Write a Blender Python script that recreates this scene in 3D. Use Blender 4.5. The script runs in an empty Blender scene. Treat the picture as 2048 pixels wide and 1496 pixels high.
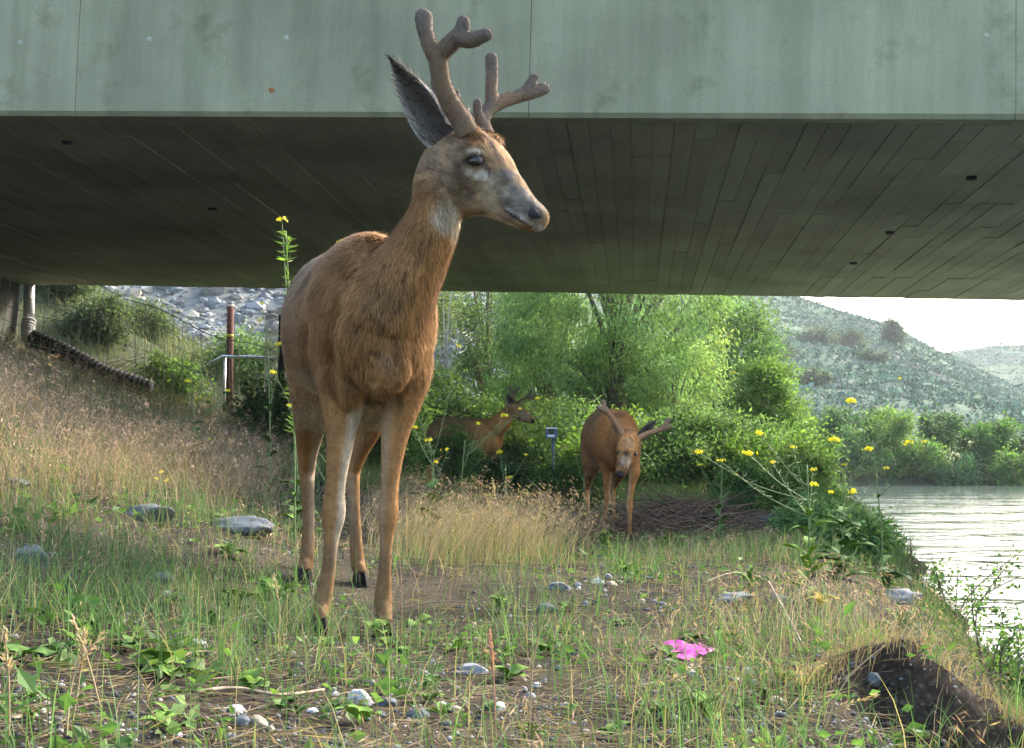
import bpy, math, random
import numpy as np
from mathutils import Vector, Matrix
from mathutils.bvhtree import BVHTree

random.seed(7)
rng = np.random.default_rng(11)
scene = bpy.context.scene
coll = scene.collection

# ------------------------------------------------------------------ camera, world, sun, exposure
F = 2667.0                      # focal length in photo pixels
CAM_Z = 0.43
PITCH = math.atan(172.0 / F)    # the trail camera looks slightly up
cam_d = bpy.data.cameras.new('camera')
cam_d.sensor_width = 36.0
cam_d.lens = 36.0 * F / 2048.0
cam_d.clip_start = 0.05
cam_d.clip_end = 3000.0
cam = bpy.data.objects.new('camera', cam_d)
coll.objects.link(cam)
cam.location = (0, 0, CAM_Z)
cam.rotation_euler = (math.pi / 2 + PITCH, 0, 0)
scene.camera = cam

SUN_AZ = math.radians(48.0)     # clockwise from +Y: over the river, beyond the bridge
SUN_EL = math.radians(34.0)
sun_vec = Vector((math.sin(SUN_AZ) * math.cos(SUN_EL), math.cos(SUN_AZ) * math.cos(SUN_EL), math.sin(SUN_EL)))
world = bpy.data.worlds.new('World')
scene.world = world
world.use_nodes = True
wn = world.node_tree
wn.nodes.clear()
sky = wn.nodes.new('ShaderNodeTexSky')
sky.sky_type = 'NISHITA'
sky.sun_disc = False
sky.sun_elevation = SUN_EL
sky.sun_rotation = SUN_AZ
sky.air_density = 1.0
sky.dust_density = 4.0
sky.ozone_density = 1.0
bg = wn.nodes.new('ShaderNodeBackground')
bg.inputs['Strength'].default_value = 0.15
wo = wn.nodes.new('ShaderNodeOutputWorld')
wn.links.new(sky.outputs[0], bg.inputs['Color'])
wn.links.new(bg.outputs[0], wo.inputs['Surface'])

sun_d = bpy.data.lights.new('sun', 'SUN')
sun_d.energy = 2.5
sun_d.angle = math.radians(10)
sun_d.color = (1.0, 0.93, 0.82)
sun = bpy.data.objects.new('sun', sun_d)
coll.objects.link(sun)
sun.rotation_euler = sun_vec.to_track_quat('Z', 'Y').to_euler()
sun.location = (20, -20, 30)

vs = scene.view_settings
vs.view_transform = 'Standard'
vs.look = 'None'
vs.exposure = 2.27
vs.gamma = 1.0
vs.use_curve_mapping = False
scene.render.engine = 'CYCLES'
scene.cycles.use_denoising = True
scene.cycles.max_bounces = 8
scene.cycles.transparent_max_bounces = 8
scene.cycles.volume_bounces = 1
scene.cycles.sample_clamp_indirect = 6.0

# ------------------------------------------------------------------ helpers
def P(px, py, d):
    """Point at world depth y = d seen at photo pixel (px, py)."""
    u = (px - 1024.0) / F
    v = (748.0 - py) / F
    ca, sa = math.cos(PITCH), math.sin(PITCH)
    dy = ca - v * sa
    dz = sa + v * ca
    k = d / dy
    return np.array((u * k, d, CAM_Z + dz * k))

def pix(pts):
    """World points to photo pixels."""
    pts = np.asarray(pts, float)
    ca, sa = math.cos(PITCH), math.sin(PITCH)
    z = pts[..., 2] - CAM_Z
    f = pts[..., 1] * ca + z * sa
    u = pts[..., 0] / f
    v = (-pts[..., 1] * sa + z * ca) / f
    return 1024 + u * F, 748 - v * F

def hsh(ix, iy, s):
    h = np.sin(ix * 127.1 + iy * 311.7 + s * 74.7) * 43758.5453
    return h - np.floor(h)

def vn(x, y, s=0.0):
    x = np.asarray(x, float); y = np.asarray(y, float)
    ix, iy = np.floor(x), np.floor(y)
    fx, fy = x - ix, y - iy
    fx = fx * fx * (3 - 2 * fx); fy = fy * fy * (3 - 2 * fy)
    a, b = hsh(ix, iy, s), hsh(ix + 1, iy, s)
    c, d = hsh(ix, iy + 1, s), hsh(ix + 1, iy + 1, s)
    return (a + (b - a) * fx) * (1 - fy) + (c + (d - c) * fx) * fy - 0.5

def fbm(x, y, s=0.0, o=4):
    r, a = 0.0, 1.0
    for k in range(o):
        r = r + a * vn(x, y, s + k * 3.1)
        x = np.asarray(x) * 2.03 + 5.2; y = np.asarray(y) * 2.03 + 1.7
        a *= 0.5
    return r

def sstep(a, b, x):
    t = np.clip((np.asarray(x, float) - a) / (b - a), 0, 1)
    return t * t * (3 - 2 * t)

WATER_Z = -0.67
def bank_x(y):
    return 2.96 + (np.clip(y, -6, 80) - 7.7) * 0.206

def H(x, y):
    """Height of the ground."""
    x = np.asarray(x, float); y = np.asarray(y, float)
    toe = -(0.34 + 0.05 * np.clip(y, 0, 40))
    s = 0.335 + (0.54 - 0.335) * sstep(20.5, 24, y)
    k = 0.25
    t = np.clip((toe - x) / k, -30, 30)
    left = s * k * np.log1p(np.exp(t))
    left = np.minimum(left, 9 + 0.1 * left) * (0.35 + 0.65 * sstep(-6, 2.5, y))
    z = left - 0.10 * sstep(5.2, 8.6, y) + 0.05 * np.exp(-((y - 4.5) / 0.9) ** 2) * np.exp(-((x + 0.3) / 1.4) ** 2)
    z = z + 0.05 * sstep(9.0, 11.0, y) * sstep(3.0, 0.0, x)
    # small broken-down earth step by the river side, close to the camera
    rim = 2.66 + 0.10 * fbm(x * 3.0, y * 0 + 1, 81, 3) - 0.18 * sstep(0.72, 0.5, x) - 0.10 * sstep(1.15, 1.4, x)
    z = z - 0.14 * sstep(rim + 0.03, rim - 0.13, y) * sstep(0.56, 0.78, x) * sstep(1.5, 1.15, x)
    z = z + (0.02 + 0.10 * fbm(x * 6, y * 6, 83, 3) + 0.05 * fbm(x * 17, y * 17, 84, 3)) * np.exp(-(((x - 0.88) / 0.34) ** 2 + ((y - 2.68) / 0.16) ** 2))
    z = z - 0.042 * np.exp(-(((x + 0.6) / 0.45) ** 2 + ((y - 3.6) / 0.8) ** 2))
    near = sstep(14, 3, y)
    z = z + 0.05 * fbm(x * 0.9, y * 0.9, 3, 3) * sstep(30, 4, y) * (0.4 + 0.6 * sstep(3, 6, np.abs(y - 3.4) + 3)) + 0.012 * fbm(x * 7, y * 7, 9, 3) * near
    z = z + 0.35 * fbm(x * 0.25, y * 0.25, 14, 4) * sstep(21, 26, y)
    # river bed and bank
    e = bank_x(y) - x + 0.5 * fbm(x * 0.5 + 3, y * 0.5, 21, 3)
    inriver = sstep(1.15, 0.0, e)
    bed = WATER_Z - 0.05 - 0.18 * np.clip(-e, 0, 8)
    z = z * (1 - inriver) + bed * inriver
    # far shore bench
    fs = 57.5 + 0.8 * fbm(x * 0.15, y * 0 + 2, 5, 2)
    far = sstep(fs - 1.0, fs + 3.5, y)
    bench = 0.35 + 1.9 * sstep(62, 118, y) + 0.2 * fbm(x * 0.1, y * 0.1, 31, 3)
    z = z * (1 - far) + np.maximum(bench, z * sstep(10, -4, x)) * far
    return z

def mesh_data(name, V, faces, smooth=True, col=None):
    me = bpy.data.meshes.new(name)
    V = np.ascontiguousarray(V, dtype=np.float32)
    fl = [np.asarray(f, dtype=np.int32) for f in faces if len(f)]
    me.vertices.add(len(V))
    me.vertices.foreach_set('co', V.ravel())
    loops = np.concatenate([f.ravel() for f in fl])
    tot = np.concatenate([np.full(len(f), f.shape[1], np.int32) for f in fl])
    st = np.concatenate([[0], np.cumsum(tot)[:-1]]).astype(np.int32)
    me.loops.add(len(loops))
    me.loops.foreach_set('vertex_index', loops)
    me.polygons.add(len(tot))
    me.polygons.foreach_set('loop_start', st)
    me.polygons.foreach_set('loop_total', tot)
    me.polygons.foreach_set('use_smooth', np.full(len(tot), smooth, dtype=bool))
    if col is not None:
        at = me.color_attributes.new('col', 'FLOAT_COLOR', 'POINT')
        c4 = np.ones((len(V), 4), np.float32); c4[:, :3] = col
        at.data.foreach_set('color', c4.ravel())
    me.update(calc_edges=True)
    return me

def link(name, me, mat, parent=None, loc=(0, 0, 0)):
    o = bpy.data.objects.new(name, me)
    coll.objects.link(o)
    if mat is not None and not me.materials:
        me.materials.append(mat)
    o.location = loc
    if parent is not None:
        o.parent = parent
    return o

def mk(name, V, faces, mat, parent=None, col=None, smooth=True):
    """One mesh object; V in world coordinates, moved into the parent's frame."""
    V = np.asarray(V, float)
    if parent is not None:
        inv = np.array(parent.matrix_basis.inverted())
        pp = parent.parent
        while pp is not None:
            inv = inv @ np.array(pp.matrix_basis.inverted()); pp = pp.parent
        V = V @ inv[:3, :3].T + inv[:3, 3]
    return link(name, mesh_data(name, V, faces, smooth, col), mat, parent)

def thing(name, label, cat, loc=(0, 0, 0), group=None):
    o = bpy.data.objects.new(name, None)
    coll.objects.link(o)
    o.matrix_basis = Matrix.Translation(Vector([float(v) for v in loc]))
    o.empty_display_size = 0.1
    return tag(o, label, cat, group)

def tag(o, label=None, cat=None, group=None, kind=None):
    if label: o['label'] = label
    if cat: o['category'] = cat
    if group: o['group'] = group
    if kind: o['kind'] = kind
    return o

class MB:
    """Collects pieces of mesh."""
    def __init__(s):
        s.V, s.F, s.C, s.n = [], {3: [], 4: []}, [], 0
    def add(s, V, faces, col=None):
        V = np.asarray(V, float)
        for f in faces:
            f = np.asarray(f, dtype=np.int64)
            if len(f): s.F[f.shape[1]].append(f + s.n)
        s.V.append(V); s.n += len(V)
        if col is not None:
            c = np.asarray(col, float)
            s.C.append(np.broadcast_to(c, (len(V), 3)))
        return s
    def get(s):
        fs = [np.concatenate(s.F[k]) for k in (4, 3) if s.F[k]]
        return np.concatenate(s.V), fs, (np.concatenate(s.C) if s.C else None)
    def build(s, name, mat, parent=None, smooth=True):
        V, f, c = s.get()
        return mk(name, V, f, mat, parent, c, smooth)

def catmull(pts, m):
    pts = np.asarray(pts, float)
    n = len(pts)
    out = []
    for i in range(n - 1):
        p0 = pts[max(i - 1, 0)]; p1 = pts[i]; p2 = pts[i + 1]; p3 = pts[min(i + 2, n - 1)]
        for t in np.arange(m) / m:
            out.append(0.5 * (2 * p1 + (p2 - p0) * t + (2 * p0 - 5 * p1 + 4 * p2 - p3) * t * t + (3 * p1 - p0 - 3 * p2 + p3) * t ** 3))
    out.append(pts[-1])
    return np.array(out)

def tube(pts, rad, n=8, cap=True):
    pts = np.asarray(pts, float); m = len(pts)
    rad = np.broadcast_to(np.asarray(rad, float), (m,))
    T = np.gradient(pts, axis=0)
    T /= np.linalg.norm(T, axis=1, keepdims=True) + 1e-9
    ref = np.array((0, 0, 1.0)) if abs(T[0, 2]) < 0.9 else np.array((1.0, 0, 0))
    u = np.cross(T[0], ref); u /= np.linalg.norm(u)
    rings = []
    th = np.linspace(0, 2 * np.pi, n, endpoint=False)
    for i in range(m):
        u = u - T[i] * np.dot(u, T[i]); u /= np.linalg.norm(u) + 1e-9
        w = np.cross(T[i], u)
        rings.append(pts[i] + rad[i] * (np.cos(th)[:, None] * u + np.sin(th)[:, None] * w))
    V = np.concatenate(rings)
    i, j = np.meshgrid(np.arange(m - 1), np.arange(n), indexing='ij')
    a = (i * n + j).ravel(); b = (i * n + (j + 1) % n).ravel()
    Q = np.stack([a, b, b + n, a + n], 1)
    tris = []
    if cap:
        V = np.concatenate([V, pts[:1], pts[-1:]])
        j = np.arange(n)
        tris = np.concatenate([np.stack([np.full(n, m * n), (j + 1) % n, j], 1),
                               np.stack([np.full(n, m * n + 1), (m - 1) * n + j, (m - 1) * n + (j + 1) % n], 1)])
    return V, [Q, tris] if cap else [Q]

def box(c, h):
    c = np.asarray(c, float); h = np.asarray(h, float)
    s = np.array([(-1, -1, -1), (1, -1, -1), (1, 1, -1), (-1, 1, -1), (-1, -1, 1), (1, -1, 1), (1, 1, 1), (-1, 1, 1)], float)
    return c + s * h, [np.array([(0, 3, 2, 1), (4, 5, 6, 7), (0, 1, 5, 4), (1, 2, 6, 5), (2, 3, 7, 6), (3, 0, 4, 7)])]

def box_between(a, b):
    a = np.asarray(a, float); b = np.asarray(b, float)
    return box((a + b) / 2, np.abs(b - a) / 2)

def ico(sub=1):
    t = (1 + 5 ** .5) / 2
    V = [(-1, t, 0), (1, t, 0), (-1, -t, 0), (1, -t, 0), (0, -1, t), (0, 1, t), (0, -1, -t), (0, 1, -t), (t, 0, -1), (t, 0, 1), (-t, 0, -1), (-t, 0, 1)]
    V = [np.array(v) / np.linalg.norm(v) for v in V]
    Fc = [(0, 11, 5), (0, 5, 1), (0, 1, 7), (0, 7, 10), (0, 10, 11), (1, 5, 9), (5, 11, 4), (11, 10, 2), (10, 7, 6), (7, 1, 8),
          (3, 9, 4), (3, 4, 2), (3, 2, 6), (3, 6, 8), (3, 8, 9), (4, 9, 5), (2, 4, 11), (6, 2, 10), (8, 6, 7), (9, 8, 1)]
    for _ in range(sub):
        mid = {}; nf = []
        def m(a, b):
            k = (min(a, b), max(a, b))
            if k not in mid:
                v = V[a] + V[b]; V.append(v / np.linalg.norm(v)); mid[k] = len(V) - 1
            return mid[k]
        for a, b, c in Fc:
            ab, bc, ca = m(a, b), m(b, c), m(c, a)
            nf += [(a, ab, ca), (b, bc, ab), (c, ca, bc), (ab, bc, ca)]
        Fc = nf
    return np.array(V), np.array(Fc)

ICO = [ico(k) for k in range(4)]

def rock_shape(sub, seed, rough=0.25, facets=5):
    """A pebble or boulder of unit size: rounded, with a few cut flats."""
    r = np.random.default_rng(seed)
    V = ICO[sub][0].copy()
    for _ in range(facets):
        n = r.normal(size=3); n /= np.linalg.norm(n)
        d = r.uniform(0.55, 0.92)
        over = V @ n - d
        V -= np.outer(np.clip(over, 0, None) * 0.85, n)
    V *= 1 + rough * fbm(V[:, 0] * 1.7 + seed, V[:, 1] * 1.7 + V[:, 2] * 2.1, seed, 3)[:, None]
    return V, ICO[sub][1]

def rep(V0, F0, pos, scl, ang=None, tilt=None):
    """Many copies of one small shape in one mesh (for stuff)."""
    N, n = len(pos), len(V0)
    scl = np.asarray(scl, float)
    if scl.ndim == 1: scl = scl[:, None]
    V = V0[None] * scl[:, None, :]
    if ang is not None:
        c, s = np.cos(ang)[:, None], np.sin(ang)[:, None]
        x, y = V[..., 0].copy(), V[..., 1].copy()
        V[..., 0] = x * c - y * s; V[..., 1] = x * s + y * c
    V = V + np.asarray(pos)[:, None, :]
    Fo = (F0[None] + (np.arange(N) * n)[:, None, None]).reshape(-1, F0.shape[1])
    return V.reshape(-1, 3), [Fo]

def blades(root, h, w, lean_dir, lean, col, tipcol=None, segs=3):
    """Curved grass blades, vectorised."""
    N = len(root)
    yaw = rng.uniform(0, 2 * np.pi, N)
    side = np.stack([np.cos(yaw), np.sin(yaw), np.zeros(N)], 1)
    ld = np.stack([np.cos(lean_dir), np.sin(lean_dir), np.zeros(N)], 1)
    Vs, Cs = [], []
    tipcol = col if tipcol is None else tipcol
    for k in range(segs + 1):
        t = k / segs
        c = root + np.outer(h * t * (1 - 0.25 * lean * t), (0, 0, 1)) + ld * (h * lean * t * t)[:, None]
        cc = col * (1 - t) + tipcol * t
        if k < segs:
            ww = (w * (1 - 0.75 * t) * 0.5)[:, None]
            Vs += [c - side * ww, c + side * ww]; Cs += [cc, cc]
        else:
            Vs.append(c); Cs.append(cc)
    n = 2 * segs + 1
    V = np.stack(Vs, 1).reshape(-1, 3); C = np.stack(Cs, 1).reshape(-1, 3)
    base = (np.arange(N) * n)[:, None]
    Q = np.concatenate([base + np.array([2 * k, 2 * k + 1, 2 * k + 3, 2 * k + 2]) for k in range(segs - 1)]) if segs > 1 else np.zeros((0, 4), int)
    T = base + np.array([2 * segs - 2, 2 * segs - 1, 2 * segs])
    return V, [Q, T], C

def leaves(pos, dirs, ln, wd, col, fold=0.15):
    """Small pointed leaves: four corners with a slight fold."""
    N = len(pos)
    dirs = dirs / (np.linalg.norm(dirs, axis=1, keepdims=True) + 1e-9)
    r = rng.normal(size=(N, 3))
    s = np.cross(dirs, r); s /= np.linalg.norm(s, axis=1, keepdims=True) + 1e-9
    nrm = np.cross(s, dirs)
    L = np.asarray(ln)[:, None]; W = np.asarray(wd)[:, None]
    a = pos; b = pos + dirs * L * 0.45 + s * W * 0.5 + nrm * W * fold
    c = pos + dirs * L; d = pos + dirs * L * 0.45 - s * W * 0.5 + nrm * W * fold
    V = np.stack([a, b, c, d], 1).reshape(-1, 3)
    Q = (np.arange(N) * 4)[:, None] + np.array([0, 1, 2, 3])
    return V, [Q], np.repeat(col, 4, axis=0)

def vary(base, N, v=0.25, hue=0.06):
    base = np.asarray(base, float)
    k = np.clip(rng.normal(1, v, (N, 1)), 0.35, 1.8)
    return np.clip(base * k * (1 + rng.normal(0, hue, (N, 3))), 0.003, 0.9)

# ------------------------------------------------------------------ materials
def nodes_of(name):
    m = bpy.data.materials.new(name)
    m.use_nodes = True
    nt = m.node_tree
    nt.nodes.clear()
    out = nt.nodes.new('ShaderNodeOutputMaterial')
    return m, nt, out

def principled(nt, out, rough=0.8, spec=0.3):
    b = nt.nodes.new('ShaderNodeBsdfPrincipled')
    b.inputs['Roughness'].default_value = rough
    b.inputs['Specular IOR Level'].default_value = spec
    nt.links.new(b.outputs[0], out.inputs['Surface'])
    return b

def noise_node(nt, scale, detail=4, vec=None, rough=0.55):
    n = nt.nodes.new('ShaderNodeTexNoise')
    n.inputs['Scale'].default_value = scale
    n.inputs['Detail'].default_value = detail
    n.inputs['Roughness'].default_value = rough
    if vec is not None: nt.links.new(vec, n.inputs['Vector'])
    return n

def ramp(nt, fac, stops):
    r = nt.nodes.new('ShaderNodeValToRGB')
    el = r.color_ramp.elements
    while len(el) < len(stops): el.new(0.5)
    for e, (p, c) in zip(el, stops):
        e.position = p; e.color = (*c, 1)
    nt.links.new(fac, r.inputs[0])
    return r

def mixc(nt, fac, a, b, mode='MIX'):
    m = nt.nodes.new('ShaderNodeMix')
    m.data_type = 'RGBA'; m.blend_type = mode
    for sock, v in ((m.inputs[0], fac), (m.inputs[6], a), (m.inputs[7], b)):
        if hasattr(v, 'is_output') or hasattr(v, 'links'): nt.links.new(v, sock)
        elif isinstance(v, (int, float)): sock.default_value = v
        else: sock.default_value = (*v, 1)
    return m.outputs[2]

def bump(nt, bsdf, height, strength=0.3, dist=0.01):
    b = nt.nodes.new('ShaderNodeBump')
    b.inputs['Strength'].default_value = strength
    b.inputs['Distance'].default_value = dist
    nt.links.new(height, b.inputs['Height'])
    nt.links.new(b.outputs[0], bsdf.inputs['Normal'])
    return b

def objco(nt):
    t = nt.nodes.new('ShaderNodeTexCoord')
    return t.outputs['Object']

def attr_mat(name, rough=0.75, spec=0.2, translucent=0.0, nscale=0, namp=0.3, sheen=0.0):
    """Colour from the mesh's own 'col' attribute, with fine mottling."""
    m, nt, out = nodes_of(name)
    a = nt.nodes.new('ShaderNodeVertexColor'); a.layer_name = 'col'
    c = a.outputs[0]
    if nscale:
        n = noise_node(nt, nscale, 3, objco(nt))
        r = ramp(nt, n.outputs[0], [(0.25, (1 - namp,) * 3), (0.75, (1 + namp,) * 3)])
        c = mixc(nt, 1.0, c, r.outputs[0], 'MULTIPLY')
    b = principled(nt, out, rough, spec)
    nt.links.new(c, b.inputs['Base Color'])
    if sheen:
        b.inputs['Sheen Weight'].default_value = sheen
        b.inputs['Sheen Roughness'].default_value = 0.5
    if translucent:
        tr = nt.nodes.new('ShaderNodeBsdfTranslucent')
        br = mixc(nt, 1.0, c, (1.2, 1.25, 0.7), 'MULTIPLY')
        nt.links.new(br, tr.inputs[0])
        mx = nt.nodes.new('ShaderNodeMixShader'); mx.inputs[0].default_value = translucent
        nt.links.new(b.outputs[0], mx.inputs[1]); nt.links.new(tr.outputs[0], mx.inputs[2])
        nt.links.new(mx.outputs[0], out.inputs['Surface'])
    return m

def plain(name, col, rough=0.7, spec=0.3, nscale=30, namp=0.25, metal=0.0, bmp=0.0, rnd=0.0):
    m, nt, out = nodes_of(name)
    b = principled(nt, out, rough, spec)
    co = objco(nt)
    n = noise_node(nt, nscale, 4, co)
    r = ramp(nt, n.outputs[0], [(0.3, tuple(v * (1 - namp) for v in col)), (0.7, tuple(v * (1 + namp) for v in col))])
    c = r.outputs[0]
    if rnd:
        oi = nt.nodes.new('ShaderNodeObjectInfo')
        rr = ramp(nt, oi.outputs['Random'], [(0.0, (1 - rnd,) * 3), (1.0, (1 + rnd,) * 3)])
        c = mixc(nt, 1.0, c, rr.outputs[0], 'MULTIPLY')
    nt.links.new(c, b.inputs['Base Color'])
    b.inputs['Metallic'].default_value = metal
    if bmp: bump(nt, b, n.outputs[0], bmp, 0.005)
    return m

def concrete_mat(name, base, rnd=0.0, streak=True, board=False):
    m, nt, out = nodes_of(name)
    b = principled(nt, out, 0.9, 0.15)
    co = objco(nt)
    if rnd:                      # each board keeps a grain of its own
        g = nt.nodes.new('ShaderNodeNewGeometry'); co = g.outputs['Position']
    big = noise_node(nt, 0.55, 5, co)
    c = ramp(nt, big.outputs[0], [(0.32, tuple(v * 0.70 for v in base)), (0.5, base), (0.68, tuple(v * 1.2 for v in base))]).outputs[0]
    fine = noise_node(nt, 55, 5, co, 0.7)
    fr = ramp(nt, fine.outputs[0], [(0.3, (0.86,) * 3), (0.7, (1.1,) * 3)])
    c = mixc(nt, 1.0, c, fr.outputs[0], 'MULTIPLY')
    if streak:
        mp = nt.nodes.new('ShaderNodeMapping'); mp.inputs['Scale'].default_value = (5, 5, 0.35)
        nt.links.new(co, mp.inputs[0])
        s = noise_node(nt, 1.0, 5, mp.outputs[0], 0.6)
        sr = ramp(nt, s.outputs[0], [(0.35, (0.66, 0.70, 0.66)), (0.6, (1.08,) * 3)])
        c = mixc(nt, 0.5, c, mixc(nt, 1.0, c, sr.outputs[0], 'MULTIPLY'))
        st = noise_node(nt, 2.3, 6, co, 0.65)
        sp = ramp(nt, st.outputs[0], [(0.56, (1,) * 3), (0.70, (0.58, 0.60, 0.55))])
        c = mixc(nt, 0.7, c, mixc(nt, 1.0, c, sp.outputs[0], 'MULTIPLY'))
        # pale lime drips and pores
        v = nt.nodes.new('ShaderNodeTexVoronoi'); v.inputs['Scale'].default_value = 11
        nt.links.new(co, v.inputs['Vector'])
        vr = ramp(nt, v.outputs['Distance'], [(0.035, (0.6,) * 3), (0.075, (1,) * 3)])
        c = mixc(nt, 0.6, c, mixc(nt, 1.0, c, vr.outputs[0], 'MULTIPLY'))
    if rnd:
        oi = nt.nodes.new('ShaderNodeObjectInfo')
        rr = ramp(nt, oi.outputs['Random'], [(0.0, (1 - rnd,) * 3), (1.0, (1 + rnd,) * 3)])
        c = mixc(nt, 1.0, c, rr.outputs[0], 'MULTIPLY')
        mp = nt.nodes.new('ShaderNodeMapping'); mp.inputs['Scale'].default_value = (22, 1.0, 1.0)
        nt.links.new(co, mp.inputs[0])
        s = noise_node(nt, 1.5, 4, mp.outputs[0], 0.6)
        sr = ramp(nt, s.outputs[0], [(0.35, (0.8,) * 3), (0.65, (1.1,) * 3)])
        c = mixc(nt, 0.35, c, mixc(nt, 1.0, c, sr.outputs[0], 'MULTIPLY'))
    nt.links.new(c, b.inputs['Base Color'])
    bump(nt, b, fine.outputs[0], 0.25, 0.004)
    return m

M = {}
M['fascia'] = concrete_mat('weathered concrete', (0.30, 0.308, 0.205))
M['soffit'] = concrete_mat('board marked concrete', (0.30, 0.305, 0.225), rnd=0.09, streak=False)
M['soffit_slab'] = concrete_mat('slab concrete', (0.13, 0.135, 0.11), streak=False)
M['abutment'] = concrete_mat('shade darkened concrete', (0.06, 0.062, 0.052))  # abutment colour darkened to paint in the deep shade under the deck
M['grass'] = attr_mat('grass', 0.7, 0.2, 0.35)
M['dry'] = attr_mat('dry grass', 0.8, 0.1, 0.25)
M['leaf'] = attr_mat('leaf', 0.6, 0.2, 0.45)
M['petal'] = attr_mat('petal', 0.6, 0.2, 0.3)
M['bark'] = plain('bark', (0.16, 0.13, 0.10), 0.9, 0.1, 40, 0.4, bmp=0.5)
M['palebark'] = plain('bleached bark', (0.50, 0.47, 0.40), 0.9, 0.1, 40, 0.25, bmp=0.3)
M['fur'] = attr_mat('fur', 0.9, 0.05, 0.0, 60, 0.25)
M['hair'] = attr_mat('hair', 0.75, 0.12)
M['antler'] = attr_mat('antler velvet', 0.9, 0.08, 0.0, 140, 0.25, sheen=0.12)
M['ear'] = attr_mat('ear skin', 0.85, 0.1, 0.0, 160, 0.3, sheen=0.2)
M['eye'] = plain('eye', (0.012, 0.008, 0.006), 0.06, 0.6, 10, 0.2)
M['nose'] = plain('nose skin', (0.016, 0.015, 0.016), 0.7, 0.25, 300, 0.5, bmp=0.4)
M['hoof'] = plain('hoof horn', (0.025, 0.022, 0.019), 0.85, 0.1, 60, 0.4)
M['steel'] = plain('galvanised steel', (0.55, 0.57, 0.58), 0.35, 0.5, 20, 0.15, 0.8)
M['wire'] = plain('fence wire', (0.30, 0.31, 0.29), 0.5, 0.4, 40, 0.2, 0.5)
M['rust'] = plain('rusted steel', (0.10, 0.042, 0.032), 0.85, 0.2, 25, 0.4, bmp=0.4)
M['darkpost'] = plain('dark weathered steel', (0.03, 0.03, 0.028), 0.8, 0.2, 25, 0.4)
M['white'] = plain('white reflective band', (0.75, 0.76, 0.76), 0.5, 0.4, 20, 0.1)
M['blackpipe'] = plain('black plastic pipe', (0.016, 0.016, 0.017), 0.75, 0.15, 15, 0.5)
M['greypipe'] = plain('grey plastic pipe', (0.36, 0.36, 0.35), 0.55, 0.3, 8, 0.25)
M['bluegrey'] = plain('blue grey painted steel', (0.10, 0.13, 0.18), 0.6, 0.3, 60, 0.25)
M['glass'] = plain('dark lens window', (0.01, 0.012, 0.015), 0.12, 0.5, 30, 0.2)
M['magenta'] = plain('magenta film', (0.42, 0.02, 0.26), 0.5, 0.4, 60, 0.3)
M['stick'] = plain('dead wood', (0.24, 0.19, 0.14), 0.9, 0.1, 60, 0.35, bmp=0.4, rnd=0.3)
M['darkwood'] = plain('dark wet wood', (0.045, 0.035, 0.03), 0.85, 0.15, 50, 0.4, bmp=0.5)

def stone_mat(name, col, spot=0.5):
    m, nt, out = nodes_of(name)
    b = principled(nt, out, 0.8, 0.25)
    co = objco(nt)
    n1 = noise_node(nt, 2.2, 5, co)
    n2 = noise_node(nt, 14, 4, co, 0.7)
    c = ramp(nt, n1.outputs[0], [(0.3, tuple(v * 0.72 for v in col)), (0.7, tuple(v * 1.2 for v in col))]).outputs[0]
    r2 = ramp(nt, n2.outputs[0], [(0.32, (1 - spot,) * 3), (0.55, (1.08,) * 3)])
    c = mixc(nt, 1.0, c, r2.outputs[0], 'MULTIPLY')
    nt.links.new(c, b.inputs['Base Color'])
    bump(nt, b, n2.outputs[0], 0.35, 0.05)
    return m
STONE = {'white': stone_mat('white stone', (0.60, 0.60, 0.57), 0.35), 'grey': stone_mat('grey stone', (0.25, 0.26, 0.27), 0.35),
         'blue grey': stone_mat('blue grey stone', (0.12, 0.14, 0.15), 0.35), 'tan': stone_mat('tan stone', (0.40, 0.33, 0.24), 0.35),
         'dark': stone_mat('dark stone', (0.10, 0.105, 0.11), 0.4)}

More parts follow.
